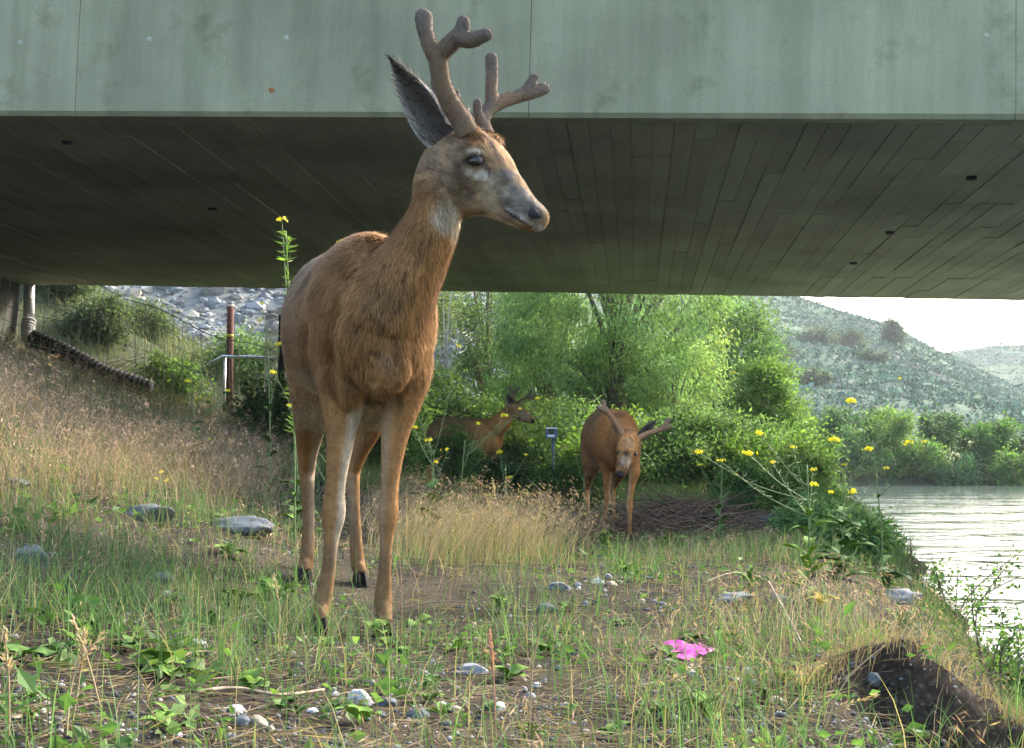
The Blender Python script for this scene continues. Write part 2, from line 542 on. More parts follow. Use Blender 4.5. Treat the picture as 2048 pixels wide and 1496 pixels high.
def ground_mat():
    m, nt, out = nodes_of('ground')
    b = principled(nt, out, 0.95, 0.1)
    g = nt.nodes.new('ShaderNodeNewGeometry'); co = g.outputs['Position']
    big = noise_node(nt, 0.9, 5, co)
    mid = noise_node(nt, 9, 6, co, 0.65)
    fine = noise_node(nt, 120, 4, co, 0.7)
    soil = ramp(nt, mid.outputs[0], [(0.3, (0.018, 0.0145, 0.011)), (0.5, (0.035, 0.028, 0.021)), (0.72, (0.066, 0.055, 0.042))]).outputs[0]
    v = nt.nodes.new('ShaderNodeTexVoronoi'); v.inputs['Scale'].default_value = 95
    nt.links.new(co, v.inputs['Vector'])
    grit = ramp(nt, v.outputs['Color'], [(0.0, (0.55,) * 3), (0.75, (1.1,) * 3), (1.0, (2.6, 2.6, 2.5))])
    vv = ramp(nt, v.outputs['Distance'], [(0.0, (1.2,) * 3), (0.6, (0.55,) * 3)])
    soil = mixc(nt, 1.0, soil, grit.outputs[0], 'MULTIPLY')
    soil = mixc(nt, 0.8, soil, mixc(nt, 1.0, soil, vv.outputs[0], 'MULTIPLY'))
    thatch = ramp(nt, fine.outputs[0], [(0.3, (0.05, 0.042, 0.026)), (0.7, (0.13, 0.105, 0.068))]).outputs[0]
    fac = ramp(nt, big.outputs[0], [(0.48, (0,) * 3), (0.62, (0.75,) * 3)]).outputs[0]
    c = mixc(nt, fac, soil, thatch)
    # past the bridge the ground is covered by herbs and low growth
    sx = nt.nodes.new('ShaderNodeSeparateXYZ'); nt.links.new(co, sx.inputs[0])
    mr = nt.nodes.new('ShaderNodeMapRange')
    mr.inputs[1].default_value = 11; mr.inputs[2].default_value = 19
    nt.links.new(sx.outputs['Y'], mr.inputs[0])
    herb = ramp(nt, mid.outputs[0], [(0.3, (0.032, 0.042, 0.022)), (0.7, (0.075, 0.085, 0.046))]).outputs[0]
    c = mixc(nt, mr.outputs[0], c, herb)
    mr2 = nt.nodes.new('ShaderNodeMapRange')
    mr2.inputs[1].default_value = 64; mr2.inputs[2].default_value = 80
    nt.links.new(sx.outputs['Y'], mr2.inputs[0])
    meadow = ramp(nt, big.outputs[0], [(0.35, (0.085, 0.12, 0.045)), (0.65, (0.14, 0.14, 0.065))]).outputs[0]
    c = mixc(nt, mr2.outputs[0], c, meadow)
    nt.links.new(c, b.inputs['Base Color'])
    add = nt.nodes.new('ShaderNodeMath'); add.operation = 'ADD'
    n3 = noise_node(nt, 38, 6, co, 0.75)
    nt.links.new(mid.outputs[0], add.inputs[0]); nt.links.new(n3.outputs[0], add.inputs[1])
    bump(nt, b, add.outputs[0], 0.8, 0.012)
    return m

def water_mat():
    m, nt, out = nodes_of('river water')
    b = principled(nt, out, 0.05, 0.5)
    b.inputs['Base Color'].default_value = (0.10, 0.135, 0.115, 1)
    b.inputs['IOR'].default_value = 1.33
    co = objco(nt)
    mp = nt.nodes.new('ShaderNodeMapping'); mp.inputs['Scale'].default_value = (0.55, 1.0, 1.0)
    nt.links.new(co, mp.inputs[0])
    n1 = noise_node(nt, 0.55, 5, mp.outputs[0], 0.6)
    n1.inputs['Distortion'].default_value = 0.6
    n2 = noise_node(nt, 5.0, 3, mp.outputs[0], 0.5)
    ad = nt.nodes.new('ShaderNodeMath'); ad.operation = 'MULTIPLY_ADD'
    nt.links.new(n2.outputs[0], ad.inputs[0]); ad.inputs[1].default_value = 0.12
    nt.links.new(n1.outputs[0], ad.inputs[2])
    bump(nt, b, ad.outputs[0], 0.6, 0.13)
    return m

def hill_mat():
    m, nt, out = nodes_of('sagebrush hillside')
    b = principled(nt, out, 0.95, 0.05)
    g = nt.nodes.new('ShaderNodeNewGeometry'); co = g.outputs['Position']
    n = noise_node(nt, 0.035, 6, co, 0.6)
    n2 = noise_node(nt, 0.35, 5, co, 0.7)
    c = ramp(nt, n.outputs[0], [(0.36, (0.065, 0.08, 0.072)), (0.5, (0.08, 0.125, 0.085)), (0.66, (0.105, 0.145, 0.085))]).outputs[0]
    r2 = ramp(nt, n2.outputs[0], [(0.35, (0.65,) * 3), (0.65, (1.15,) * 3)])
    c = mixc(nt, 1.0, c, r2.outputs[0], 'MULTIPLY')
    nt.links.new(c, b.inputs['Base Color'])
    bump(nt, b, n2.outputs[0], 0.6, 1.2)
    return m
M['ground'] = ground_mat(); M['water'] = water_mat(); M['hill'] = hill_mat()
M['talus'] = plain('talus rock', (0.13, 0.14, 0.13), 0.9, 0.15, 1.6, 0.5, bmp=0.8)

# ------------------------------------------------------------------ ground, river, hills
def axis(parts):
    out = []
    for a, b, s in parts: out.append(np.arange(a, b, s))
    return np.unique(np.round(np.concatenate(out), 4))
gx = np.concatenate([-np.geomspace(6.5, 700, 60)[::-1], np.arange(-6.4, -2.4, 0.14), np.arange(-2.4, 2.6, 0.035), np.arange(2.6, 9, 0.16), np.geomspace(9.2, 700, 60)])
gy = np.concatenate([-np.geomspace(0.6, 60, 14)[::-1], np.arange(-0.4, 1.7, 0.15), np.arange(1.75, 5.4, 0.035), np.arange(5.4, 12, 0.09), np.arange(12, 30, 0.25), np.geomspace(30.3, 900, 90)])
GX, GY = np.meshgrid(gx, gy)
GZ = H(GX, GY)
nx, ny = len(gx), len(gy)
i, j = np.meshgrid(np.arange(ny - 1), np.arange(nx - 1), indexing='ij')
a = (i * nx + j).ravel()
ground = mk('ground', np.stack([GX, GY, GZ], -1).reshape(-1, 3), [np.stack([a, a + 1, a + 1 + nx, a + nx], 1)], M['ground'])
tag(ground, 'stony brown soil of the river bank under the bridge', kind='structure')

wx = np.array([-3, 700.0]); 
river = mk('river', [(-6, -60, WATER_Z), (320, -60, WATER_Z), (320, 61, WATER_Z), (-6, 61, WATER_Z)], [[(0, 1, 2, 3)]], M['water'], smooth=False)
tag(river, 'rippled river reflecting the white sky', kind='structure')

def hill(name, xs, ys, zf, mat, label):
    X, Y = np.meshgrid(xs, ys)
    Z = zf(X, Y)
    n, m = len(xs), len(ys)
    i, j = np.meshgrid(np.arange(m - 1), np.arange(n - 1), indexing='ij')
    a = (i * n + j).ravel()
    o = mk(name, np.stack([X, Y, Z], -1).reshape(-1, 3), [np.stack([a, a + 1, a + 1 + n, a + n], 1)], mat)
    return tag(o, label, kind='structure')

def z_hill1(x, y):
    xr = x * 350.0 / np.clip(y, 200, 600)           # the ridge falls towards the river mouth
    crest = np.interp(xr, [-160, -40, 20, 55, 75, 86, 100, 108, 116, 130, 150, 175, 230, 330], [106, 91, 71, 49, 41.5, 38.2, 34.4, 30, 25.5, 18, 10, 4.5, 1.0, 0.0])
    p = np.clip((y - 122) / 228.0, 0, 1) ** 1.15
    back = 1 - 0.25 * sstep(352, 520, y)
    gul = fbm(x * 0.045 + y * 0.012, y * 0.014, 41, 4)
    z = crest * p * back * (1 + 0.05 * gul) + (2.6 * gul + 1.0 * fbm(x * 0.16, y * 0.16, 47, 3)) * sstep(122, 190, y) * sstep(352, 320, y) * np.clip(crest / 25, 0, 1)
    return z + 2.0 - 3 * sstep(140, 122, y)

def z_hill2(x, y):
    crest = np.interp(x, [60, 120, 172, 185, 200, 240, 300, 420], [18, 32, 40.6, 42.4, 43, 46, 58, 75])
    p = np.clip((y - 215) / 300.0, 0, 1) ** 1.2
    return crest * p + 2.0 + 2.6 * fbm(x * 0.03, y * 0.03, 53, 4) * sstep(215, 280, y) * sstep(515, 480, y) - 3 * sstep(235, 215, y)

def z_talus(x, y):
    z = 0.6 + 0.34 * (y - 40) + 2.2 * fbm(x * 0.09, y * 0.09, 61, 4)
    return z * (1 - sstep(-2, 8, x)) - 1.5 * sstep(43, 40, y) - 2.0 * sstep(0, 8, x)

hill('hill', np.arange(-160, 331, 3.2), np.concatenate([np.arange(122, 360, 3.0), np.arange(362, 560, 14)]), z_hill1, M['hill'], 'steep sagebrush hill falling towards the river on the right')
hill('hill', np.arange(60, 421, 5.0), np.arange(215, 700, 6.0), z_hill2, M['hill'], 'low rounded sagebrush hill behind the steep one at the right edge')
hill('rocky_slope', np.arange(-75, 17, 0.8), np.arange(40, 115, 0.8), z_talus, M['talus'], 'pale grey talus slope seen under the bridge on the left')

# talus blocks
N = 22000
tx = rng.uniform(-42, 6, N); ty = 41 + 60 * rng.random(N) ** 1.3
tz = z_talus(tx, ty)
ts = rng.lognormal(-2.0, 0.6, N)[:, None] * rng.uniform(0.7, 1.3, (N, 3)) * np.array((1, 1, 0.75))
mb = MB()
for k in range(4):
    s = slice(k, None, 4)
    V0, F0 = rock_shape(0, 100 + k, 0.5, 3)
    V, f = rep(V0, F0, np.stack([tx, ty, tz], 1)[s], ts[s], rng.uniform(0, 6.28, len(tx[s])))
    n = len(V0); base = np.array([(0.21, 0.22, 0.23), (0.25, 0.26, 0.26), (0.13, 0.14, 0.14), (0.20, 0.20, 0.17)][k])
    mb.add(V, f, np.repeat(vary(base, len(tx[s]), 0.18, 0.02), n, axis=0))
M['rockattr'] = attr_mat('talus blocks', 0.9, 0.15, 0.0, 9, 0.25)
tag(mb.build('talus_rubble', M['rockattr'], smooth=False), 'heap of pale grey broken rock covering the slope beyond the bridge', kind='stuff')

# sagebrush on the hills: far too many to count
def sage(zf, xlim, ylim, n, seed):
    r = np.random.default_rng(seed)
    x = r.uniform(*xlim, n); y = ylim[0] + (ylim[1] - ylim[0]) * r.random(n) ** 1.2
    u = x / y
    keep = (u > 0.10) & (u < 0.46) & (fbm(x * 0.04, y * 0.04, 71, 3) + r.random(n) * 0.6 > -0.08)
    x, y = x[keep], y[keep]
    return np.stack([x, y, zf(x, y)], 1)
pts = np.concatenate([sage(z_hill1, (12, 175), (124, 352), 42000, 1), sage(z_hill2, (90, 250), (220, 515), 22000, 2)])
mb = MB()
for k in range(3):
    p = pts[k::3]; n = len(p)
    q = 8; sz = np.repeat(rng.lognormal(-1.25, 0.45, n), q); m = n * q
    pos = np.repeat(p, q, 0) + rng.normal(0, 0.55, (m, 3)) * sz[:, None] * np.array((1, 1, 0.45)) + np.array((0, 0, 0.15))
    c = vary([(0.135, 0.22, 0.155), (0.085, 0.145, 0.10), (0.17, 0.25, 0.175)][k], n, 0.2, 0.04)
    V, f, cc = leaves(pos, rng.normal(0, 1, (m, 3)) + np.array((0, 0, 0.5)), sz * 1.1, sz * 0.8, np.repeat(c, q, axis=0) * rng.uniform(0.7, 1.3, (m, 1)))
    mb.add(V, f, cc)
M['sage'] = attr_mat('sagebrush', 0.95, 0.05, 0.0, 3, 0.35)
tag(mb.build('sagebrush', M['sage'], smooth=False), 'grey green sagebrush dotted over the far hillsides', kind='stuff')

# ------------------------------------------------------------------ the bridge
B0 = Vector((0, 10.0, CAM_Z + 2.607))
ex = Vector((1, -0.0923, -0.0277)).normalized()
ey = Vector((0.0923, 0.996, -0.0097)); ey = (ey - ex * ey.dot(ex)).normalized()
ez = ex.cross(ey)
bridge = thing('bridge', 'grey concrete road bridge with a board-marked underside spanning the river bank', 'bridge')
bridge.matrix_basis = Matrix(((ex.x, ey.x, ez.x, B0.x), (ex.y, ey.y, ez.y, B0.y), (ex.z, ey.z, ez.z, B0.z), (0, 0, 0, 1)))
def bpart(name, V, f, mat, smooth=False):
    return link(name, mesh_data(name, V, f, smooth), mat, bridge)
X0, X1, DEP, TOP = -9.0, 64.0, 10.02, 1.1
# slab body with a chamfered lower front arris
prof = [(0.16, 0.012), (DEP, 0.012), (DEP, TOP), (0.16, TOP)]
V = np.array([(x, y, z) for x in (X0, X1) for y, z in prof])
bpart('deck_slab', V, [[(0, 1, 5, 4), (1, 2, 6, 5), (2, 3, 7, 6), (3, 0, 4, 7), (0, 3, 2, 1), (4, 5, 6, 7)]], M['soffit_slab'])
# front panels, cast between vertical joints; a chamfer runs along their foot
joints = [X0, -6.9, -3.45, 0.125, 3.72, 7.3, 10.9, 14.5, 18.1, 24.0, 34.0, 44.0, X1]
for k in range(len(joints) - 1):
    a, b = joints[k] + 0.002, joints[k + 1] - 0.002
    prof = [(0.030, 0.0), (0.158, 0.0), (0.158, TOP), (0.0, TOP), (0.0, 0.035)]
    V = np.array([(x, y, z) for x in (a, b) for y, z in prof])
    n = 5
    q = [(i, i + n, (i + 1) % n + n, (i + 1) % n) for i in range(n)]
    V2 = V
    c0, c1 = len(V), len(V) + 1
    V2 = np.concatenate([V, [V[:n].mean(0)], [V[n:].mean(0)]])
    t = [(c0, i, (i + 1) % n) for i in range(n)] + [(c1, (i + 1) % n + n, i + n) for i in range(n)]
    bpart('fascia_panel', V2, [q, t], M['fascia'])
# filled tie holes in the front
M['plug'] = plain('mortar plug', (0.37, 0.385, 0.30), 0.9, 0.1, 60, 0.2)
M['ruststain'] = plain('rust stain', (0.30, 0.13, 0.06), 0.9, 0.1, 60, 0.3)
def plug(px, py, r, mat=None, name='tie_hole_plug'):
    w = P(px, py, 10.0)
    l = bridge.matrix_basis.inverted() @ Vector(w)
    w = P(px, py, 10.0 - 0.0923 * w[0]); l = bridge.matrix_basis.inverted() @ Vector(w)
    V0, F0 = ICO[2]
    bpart(name, V0 * np.array((r, 0.004, r * 0.95)) + np.array((l.x, 0.0, l.z)), [F0], mat or M['plug'], True)
for px, py in ((297, 77), (572, 75), (38, 84), (1975, 70)): plug(px, py, 0.022)
plug(543, 180, 0.024, M['ruststain'], 'rust_spot')
# parapet kerb on top, far face
for y in (0.25, DEP - 0.25):
    bpart('parapet', *box_between((X0, y - 0.2, TOP + 0.002), (X1, y + 0.2, TOP + 0.12)), M['fascia'])
# formwork boards printed into the underside: each its own slab of relief
BW = 0.166
bm_ = box_between((-0.5, -0.5, 0), (0.5, 0.5, 0.014))
board_me = mesh_data('board', bm_[0], bm_[1], False)
board_me.materials.append(M['soffit'])
boards = []
r = random.Random(5)
xk = X0 + 0.36
while xk < 15.0:
    y = 0.17
    ln = r.choice([0.5, 1.1, 1.7, 2.3])
    while y < DEP - 0.02:
        e = min(y + ln, DEP - 0.002)
        if e - y > 0.08: boards.append((xk, y, e, r.uniform(-0.005, 0.006)))
        y = e; ln = r.choice([1.83, 2.44, 2.44, 3.05])
    xk += BW
def board_rank(bd):
    c = bridge.matrix_basis @ Vector((bd[0], (bd[1] + bd[2]) / 2, 0))
    px, py = pix(np.array(c))
    vis = -120 < px < 2150
    return (0 if vis else 1, c.y)
boards.sort(key=board_rank)
rest = MB()
for k, (x, y0, y1, dz) in enumerate(boards):
    w, l = BW - r.uniform(0.002, 0.006), y1 - y0 - r.uniform(0.002, 0.006)
    if k < 300:
        o = link('board', board_me, None, bridge, (x, (y0 + y1) / 2, dz))
        o.scale = (w, l, 1)
    else:
        V = bm_[0] * np.array((w, l, 1)) + np.array((x, (y0 + y1) / 2, dz))
        rest.add(V, bm_[1])
V, f, _ = rest.get()
o = bpart('board_relief', V, f, M['soffit']); o['kind'] = 'stuff'
V, f = box_between((15.05, 0.17, 0.002), (X1, DEP, 0.011)); bpart('soffit_strip', V, f, M['soffit'])
# dark drain pipes ends / scars in the underside
for px, py, d in ((1943, 288, 11.6), (1780, 443, 14.3), (1707, 508, 16.4), (135, 277, 11.2), (425, 428, 14.0)):
    w = P(px, py, d); l = bridge.matrix_basis.inverted() @ Vector(w)
    V, f = tube([(l.x, l.y, 0.03), (l.x, l.y, -0.02)], [0.05, 0.045], 12)
    bpart('drain_scupper', V, f, M['blackpipe'], True)
# abutment wall at the bank end
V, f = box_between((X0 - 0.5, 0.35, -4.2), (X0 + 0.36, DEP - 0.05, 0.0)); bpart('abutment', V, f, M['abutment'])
# pier on the far side of the river, out of view to the right
V, f = box_between((40, 2, -6), (41.2, 8, 0.0)); bpart('pier', V, f, M['fascia'])

# ------------------------------------------------------------------ deer
def loft(st, m=4, n=28, expo=2.0):
    """Closed surface through elliptical stations: (centre, half-width, half-height, lateral vector[, belly taper])."""
    C = catmull([s[0] for s in st], m)
    A = catmull([[s[1]] for s in st], m)[:, 0]
    B = catmull([[s[2]] for s in st], m)[:, 0]
    L = catmull([s[3] for s in st], m)
    K = catmull([[s[4] if len(s) > 4 else 0.0] for s in st], m)[:, 0]
    T = np.gradient(C, axis=0); T /= np.linalg.norm(T, axis=1, keepdims=True)
    th = np.linspace(0, 2 * np.pi, n, endpoint=False)
    ct, sn = np.cos(th), np.sin(th)
    ct = np.sign(ct) * np.abs(ct) ** (2 / expo); sn = np.sign(sn) * np.abs(sn) ** (2 / expo)
    R = []; pu = None
    for c, a, b, l, t, k in zip(C, A, B, L, T, K):
        l = l - t * np.dot(l, t); l /= np.linalg.norm(l)
        u = np.cross(l, t)
        if (pu is None and u[2] < 0) or (pu is not None and u @ pu < 0): u = -u
        pu = u
        w = a * (1 + k * sn)               # k > 0: wider above, narrower below
        R.append(c + np.outer(ct * w, l) + np.outer(sn * b, u))
    mm = len(R)
    V = np.concatenate(R + [C[:1], C[-1:]])
    i, j = np.meshgrid(np.arange(mm - 1), np.arange(n), indexing='ij')
    a = (i * n + j).ravel(); b = (i * n + (j + 1) % n).ravel()
    Q = np.stack([a, b, b + n, a + n], 1)
    j = np.arange(n)
    Tr = np.concatenate([np.stack([np.full(n, mm * n), (j + 1) % n, j], 1), np.stack([np.full(n, mm * n + 1), (mm - 1) * n + j, (mm - 1) * n + (j + 1) % n], 1)])
    return V, [Q, Tr]

def fuse(mb, voxel, smooth=5, fac=0.5):
    """Weld overlapping closed pieces into one continuous skin."""
    V, f, _ = mb.get()
    me = mesh_data('tmp', V, f)
    import bmesh
    b = bmesh.new(); b.from_mesh(me); bmesh.ops.recalc_face_normals(b, faces=b.faces); b.to_mesh(me); b.free()
    o = bpy.data.objects.new('tmp', me); coll.objects.link(o)
    r = o.modifiers.new('r', 'REMESH'); r.mode = 'VOXEL'; r.voxel_size = voxel; r.use_smooth_shade = True
    s = o.modifiers.new('s', 'SMOOTH'); s.iterations = smooth; s.factor = fac
    dg = bpy.context.evaluated_depsgraph_get()
    dg.update()
    ev = o.evaluated_get(dg)
    out = bpy.data.meshes.new_from_object(ev)
    bpy.data.objects.remove(o); bpy.data.meshes.remove(me)
    n = len(out.vertices)
    co = np.empty(n * 3, np.float32); out.vertices.foreach_get('co', co)
    nr = np.empty(n * 3, np.float32); out.vertices.foreach_get('normal', nr)
    q = np.empty(len(out.loops), np.int32); out.loops.foreach_get('vertex_index', q)
    tot = np.empty(len(out.polygons), np.int32); out.polygons.foreach_get('loop_total', tot)
    assert (tot == 4).all()
    bpy.data.meshes.remove(out)
    return co.reshape(-1, 3).astype(float), nr.reshape(-1, 3).astype(float), q.reshape(-1, 4)

def seg_dist(p, a, b):
    a, b = np.asarray(a), np.asarray(b)
    ab = b - a
    t = np.clip(((p - a) @ ab) / (ab @ ab + 1e-12), 0, 1)
    return np.linalg.norm(p - (a + t[:, None] * ab), axis=1), t

def round_path(pts, rads, m=4):
    """Path with a rounded, bulbous end."""
    C = catmull(pts, m); R = catmull([[q] for q in rads], m)[:, 0]
    t = C[-1] - C[-2]; t /= np.linalg.norm(t)
    e, er = [], []
    for k in (0.45, 0.8, 0.97):
        e.append(C[-1] + t * R[-1] * k); er.append(R[-1] * math.sqrt(1 - k * k))
    return np.concatenate([C, e]), np.concatenate([R, er])

def fuzz(name, V, Nn, Q, n, ln, hw, colf, parent):
    """Fine down standing off a surface."""
    q = Q[rng.integers(0, len(Q), n)]; w = rng.dirichlet((1, 1, 1, 1), n)
    p = np.einsum('ij,ijk->ik', w, V[q]); nn = Nn[q[:, 0]]
    d = nn + rng.normal(0, 0.45, (n, 3)); s = np.cross(d, rng.normal(size=(n, 3))); s /= np.linalg.norm(s, axis=1, keepdims=True) + 1e-9
    L = (ln * rng.uniform(0.5, 1.3, n))[:, None]
    HV = np.stack([p - s * hw, p + s * hw, p + d * L], 1).reshape(-1, 3)
    c = colf(p, q[:, 0]) * np.clip(rng.normal(1, 0.25, (n, 1)), 0.4, 1.8)
    o = mk(name, HV, [np.arange(n * 3).reshape(-1, 3)], M['hair'], parent, np.clip(np.repeat(c, 3, 0), 0.003, 0.9))
    o.data.normals_split_custom_set_from_vertices([tuple(v) for v in np.repeat(nn, 3, axis=0)])
    o['kind'] = 'stuff'
    return o

def antler(name, tines, root, voxel, tint=(1, 1, 1)):
    mb = MB()
    for pts, rads in tines:
        C, R = round_path(pts, rads)
        mb.add(*tube(C, R, 12))
    V, Nn, Q = fuse(mb, voxel, 4)
    tips = np.array([t[0][-1] for t in tines])
    d = np.min(np.linalg.norm(V[:, None] - tips[None], axis=2), axis=1)
    k = np.clip(1 - d / 0.09, 0, 1)[:, None]
    col = np.array((0.165, 0.115, 0.075)) * (1 - k) + np.array((0.125, 0.11, 0.095)) * k
    b0 = np.asarray(tines[0][0][0])
    k2 = np.clip(1 - np.linalg.norm(V - b0, axis=1) / 0.07, 0, 1)[:, None]
    col = col * (1 - 0.35 * k2) + np.array((0.18, 0.12, 0.07)) * 0.35 * k2
    col = col * np.asarray(tint)
    V = V + Nn * (0.0004 * fbm(V[:, 0] * 60 + V[:, 1] * 30, V[:, 2] * 40, 66, 3))[:, None]
    o = mk(name, V, [Q], M['antler'], root, col)
    fuzz('velvet', V, Nn, Q, int(len(Q) * 2.0), 0.0024, 0.0005 if voxel < 0.005 else 0.0012, lambda p, i: col[i] * 1.35, o)
    return o

def ear(base, tip, face, width, root, inner=(0.055, 0.045, 0.037), outer=(0.17, 0.15, 0.135), back=0.25):
    """Cupped leaf-shaped ear; face is the way its opening looks."""
    base, tip, face = (np.asarray(v, float) for v in (base, tip, face))
    ax = tip - base; ln = np.linalg.norm(ax); ax /= ln
    face = face - ax * (face @ ax); face /= np.linalg.norm(face)
    lat = np.cross(ax, face)
    nu, nv = 15, 13
    V, Cc = [], []
    for layer in (0, 1):
        for i in range(nu):
            t = i / (nu - 1)
            w = width * 0.5 * (math.sin(math.pi * min(1, 0.24 + 0.76 * t) ** 0.95) ** 0.8 * (1 - 0.45 * t ** 2) + 0.02) if t < 0.999 else 0.001
            for jv in range(nv):
                s = (jv / (nv - 1)) * 2 - 1
                cup = (1 - s * s) * w * 0.85
                p = base + ax * ln * t + lat * s * w - face * (cup + (0.0035 if layer else 0.0) * (1 - abs(s) ** 4)) + ax * 0.0 - face * back * ln * (t - 0.5) ** 2 * 0.2
                V.append(p)
                rim = abs(s) ** 6
                if layer == 0: c = np.array(inner) * (1 - rim) + np.array((0.42, 0.38, 0.31)) * rim
                else: c = np.array(outer)
                tipd = np.clip((t - 0.82) / 0.18, 0, 1)
                Cc.append(c * (1 - tipd) + np.array((0.05, 0.045, 0.04)) * tipd)
    V = np.array(V)
    i, j = np.meshgrid(np.arange(nu - 1), np.arange(nv - 1), indexing='ij')
    a = (i * nv + j).ravel(); n = nu * nv
    Q = [np.stack([a, a + 1, a + 1 + nv, a + nv], 1), n + np.stack([a, a + nv, a + 1 + nv, a + 1], 1)]
    for jj in (0, nv - 1):
        k = np.arange(nu - 1) * nv + jj
        Q.append(np.stack([k, k + nv, k + nv + n, k + n], 1))
    o = mk('ear', V, [np.concatenate(Q)], M['ear'], root, np.array(Cc))
    Cc = np.array(Cc); Qi = Q[0]
    if ln > 0.12:            # pale guard hairs along the rims, dark down inside
        t_ = np.repeat(np.linspace(0, 1, nu), nv); s_ = np.abs(np.tile(np.linspace(-1, 1, nv), nu))
        qs = Qi[(s_[Qi].mean(1) > 0.6) & (t_[Qi].mean(1) < 0.85)]
        fuzz('ear_hair', V[:n], np.repeat((face * 0.5 + ax * 0.8)[None], n, 0), qs, 900, 0.024, 0.0006, lambda p, i: np.repeat(np.array(((0.30, 0.27, 0.22),)), len(p), 0), o)
        fuzz('ear_down', V[:n], np.repeat((face * 0.4 + ax * 0.8)[None], n, 0), Qi, 1500, 0.012, 0.0006, lambda p, i: Cc[i] * 1.3, o)
    return o

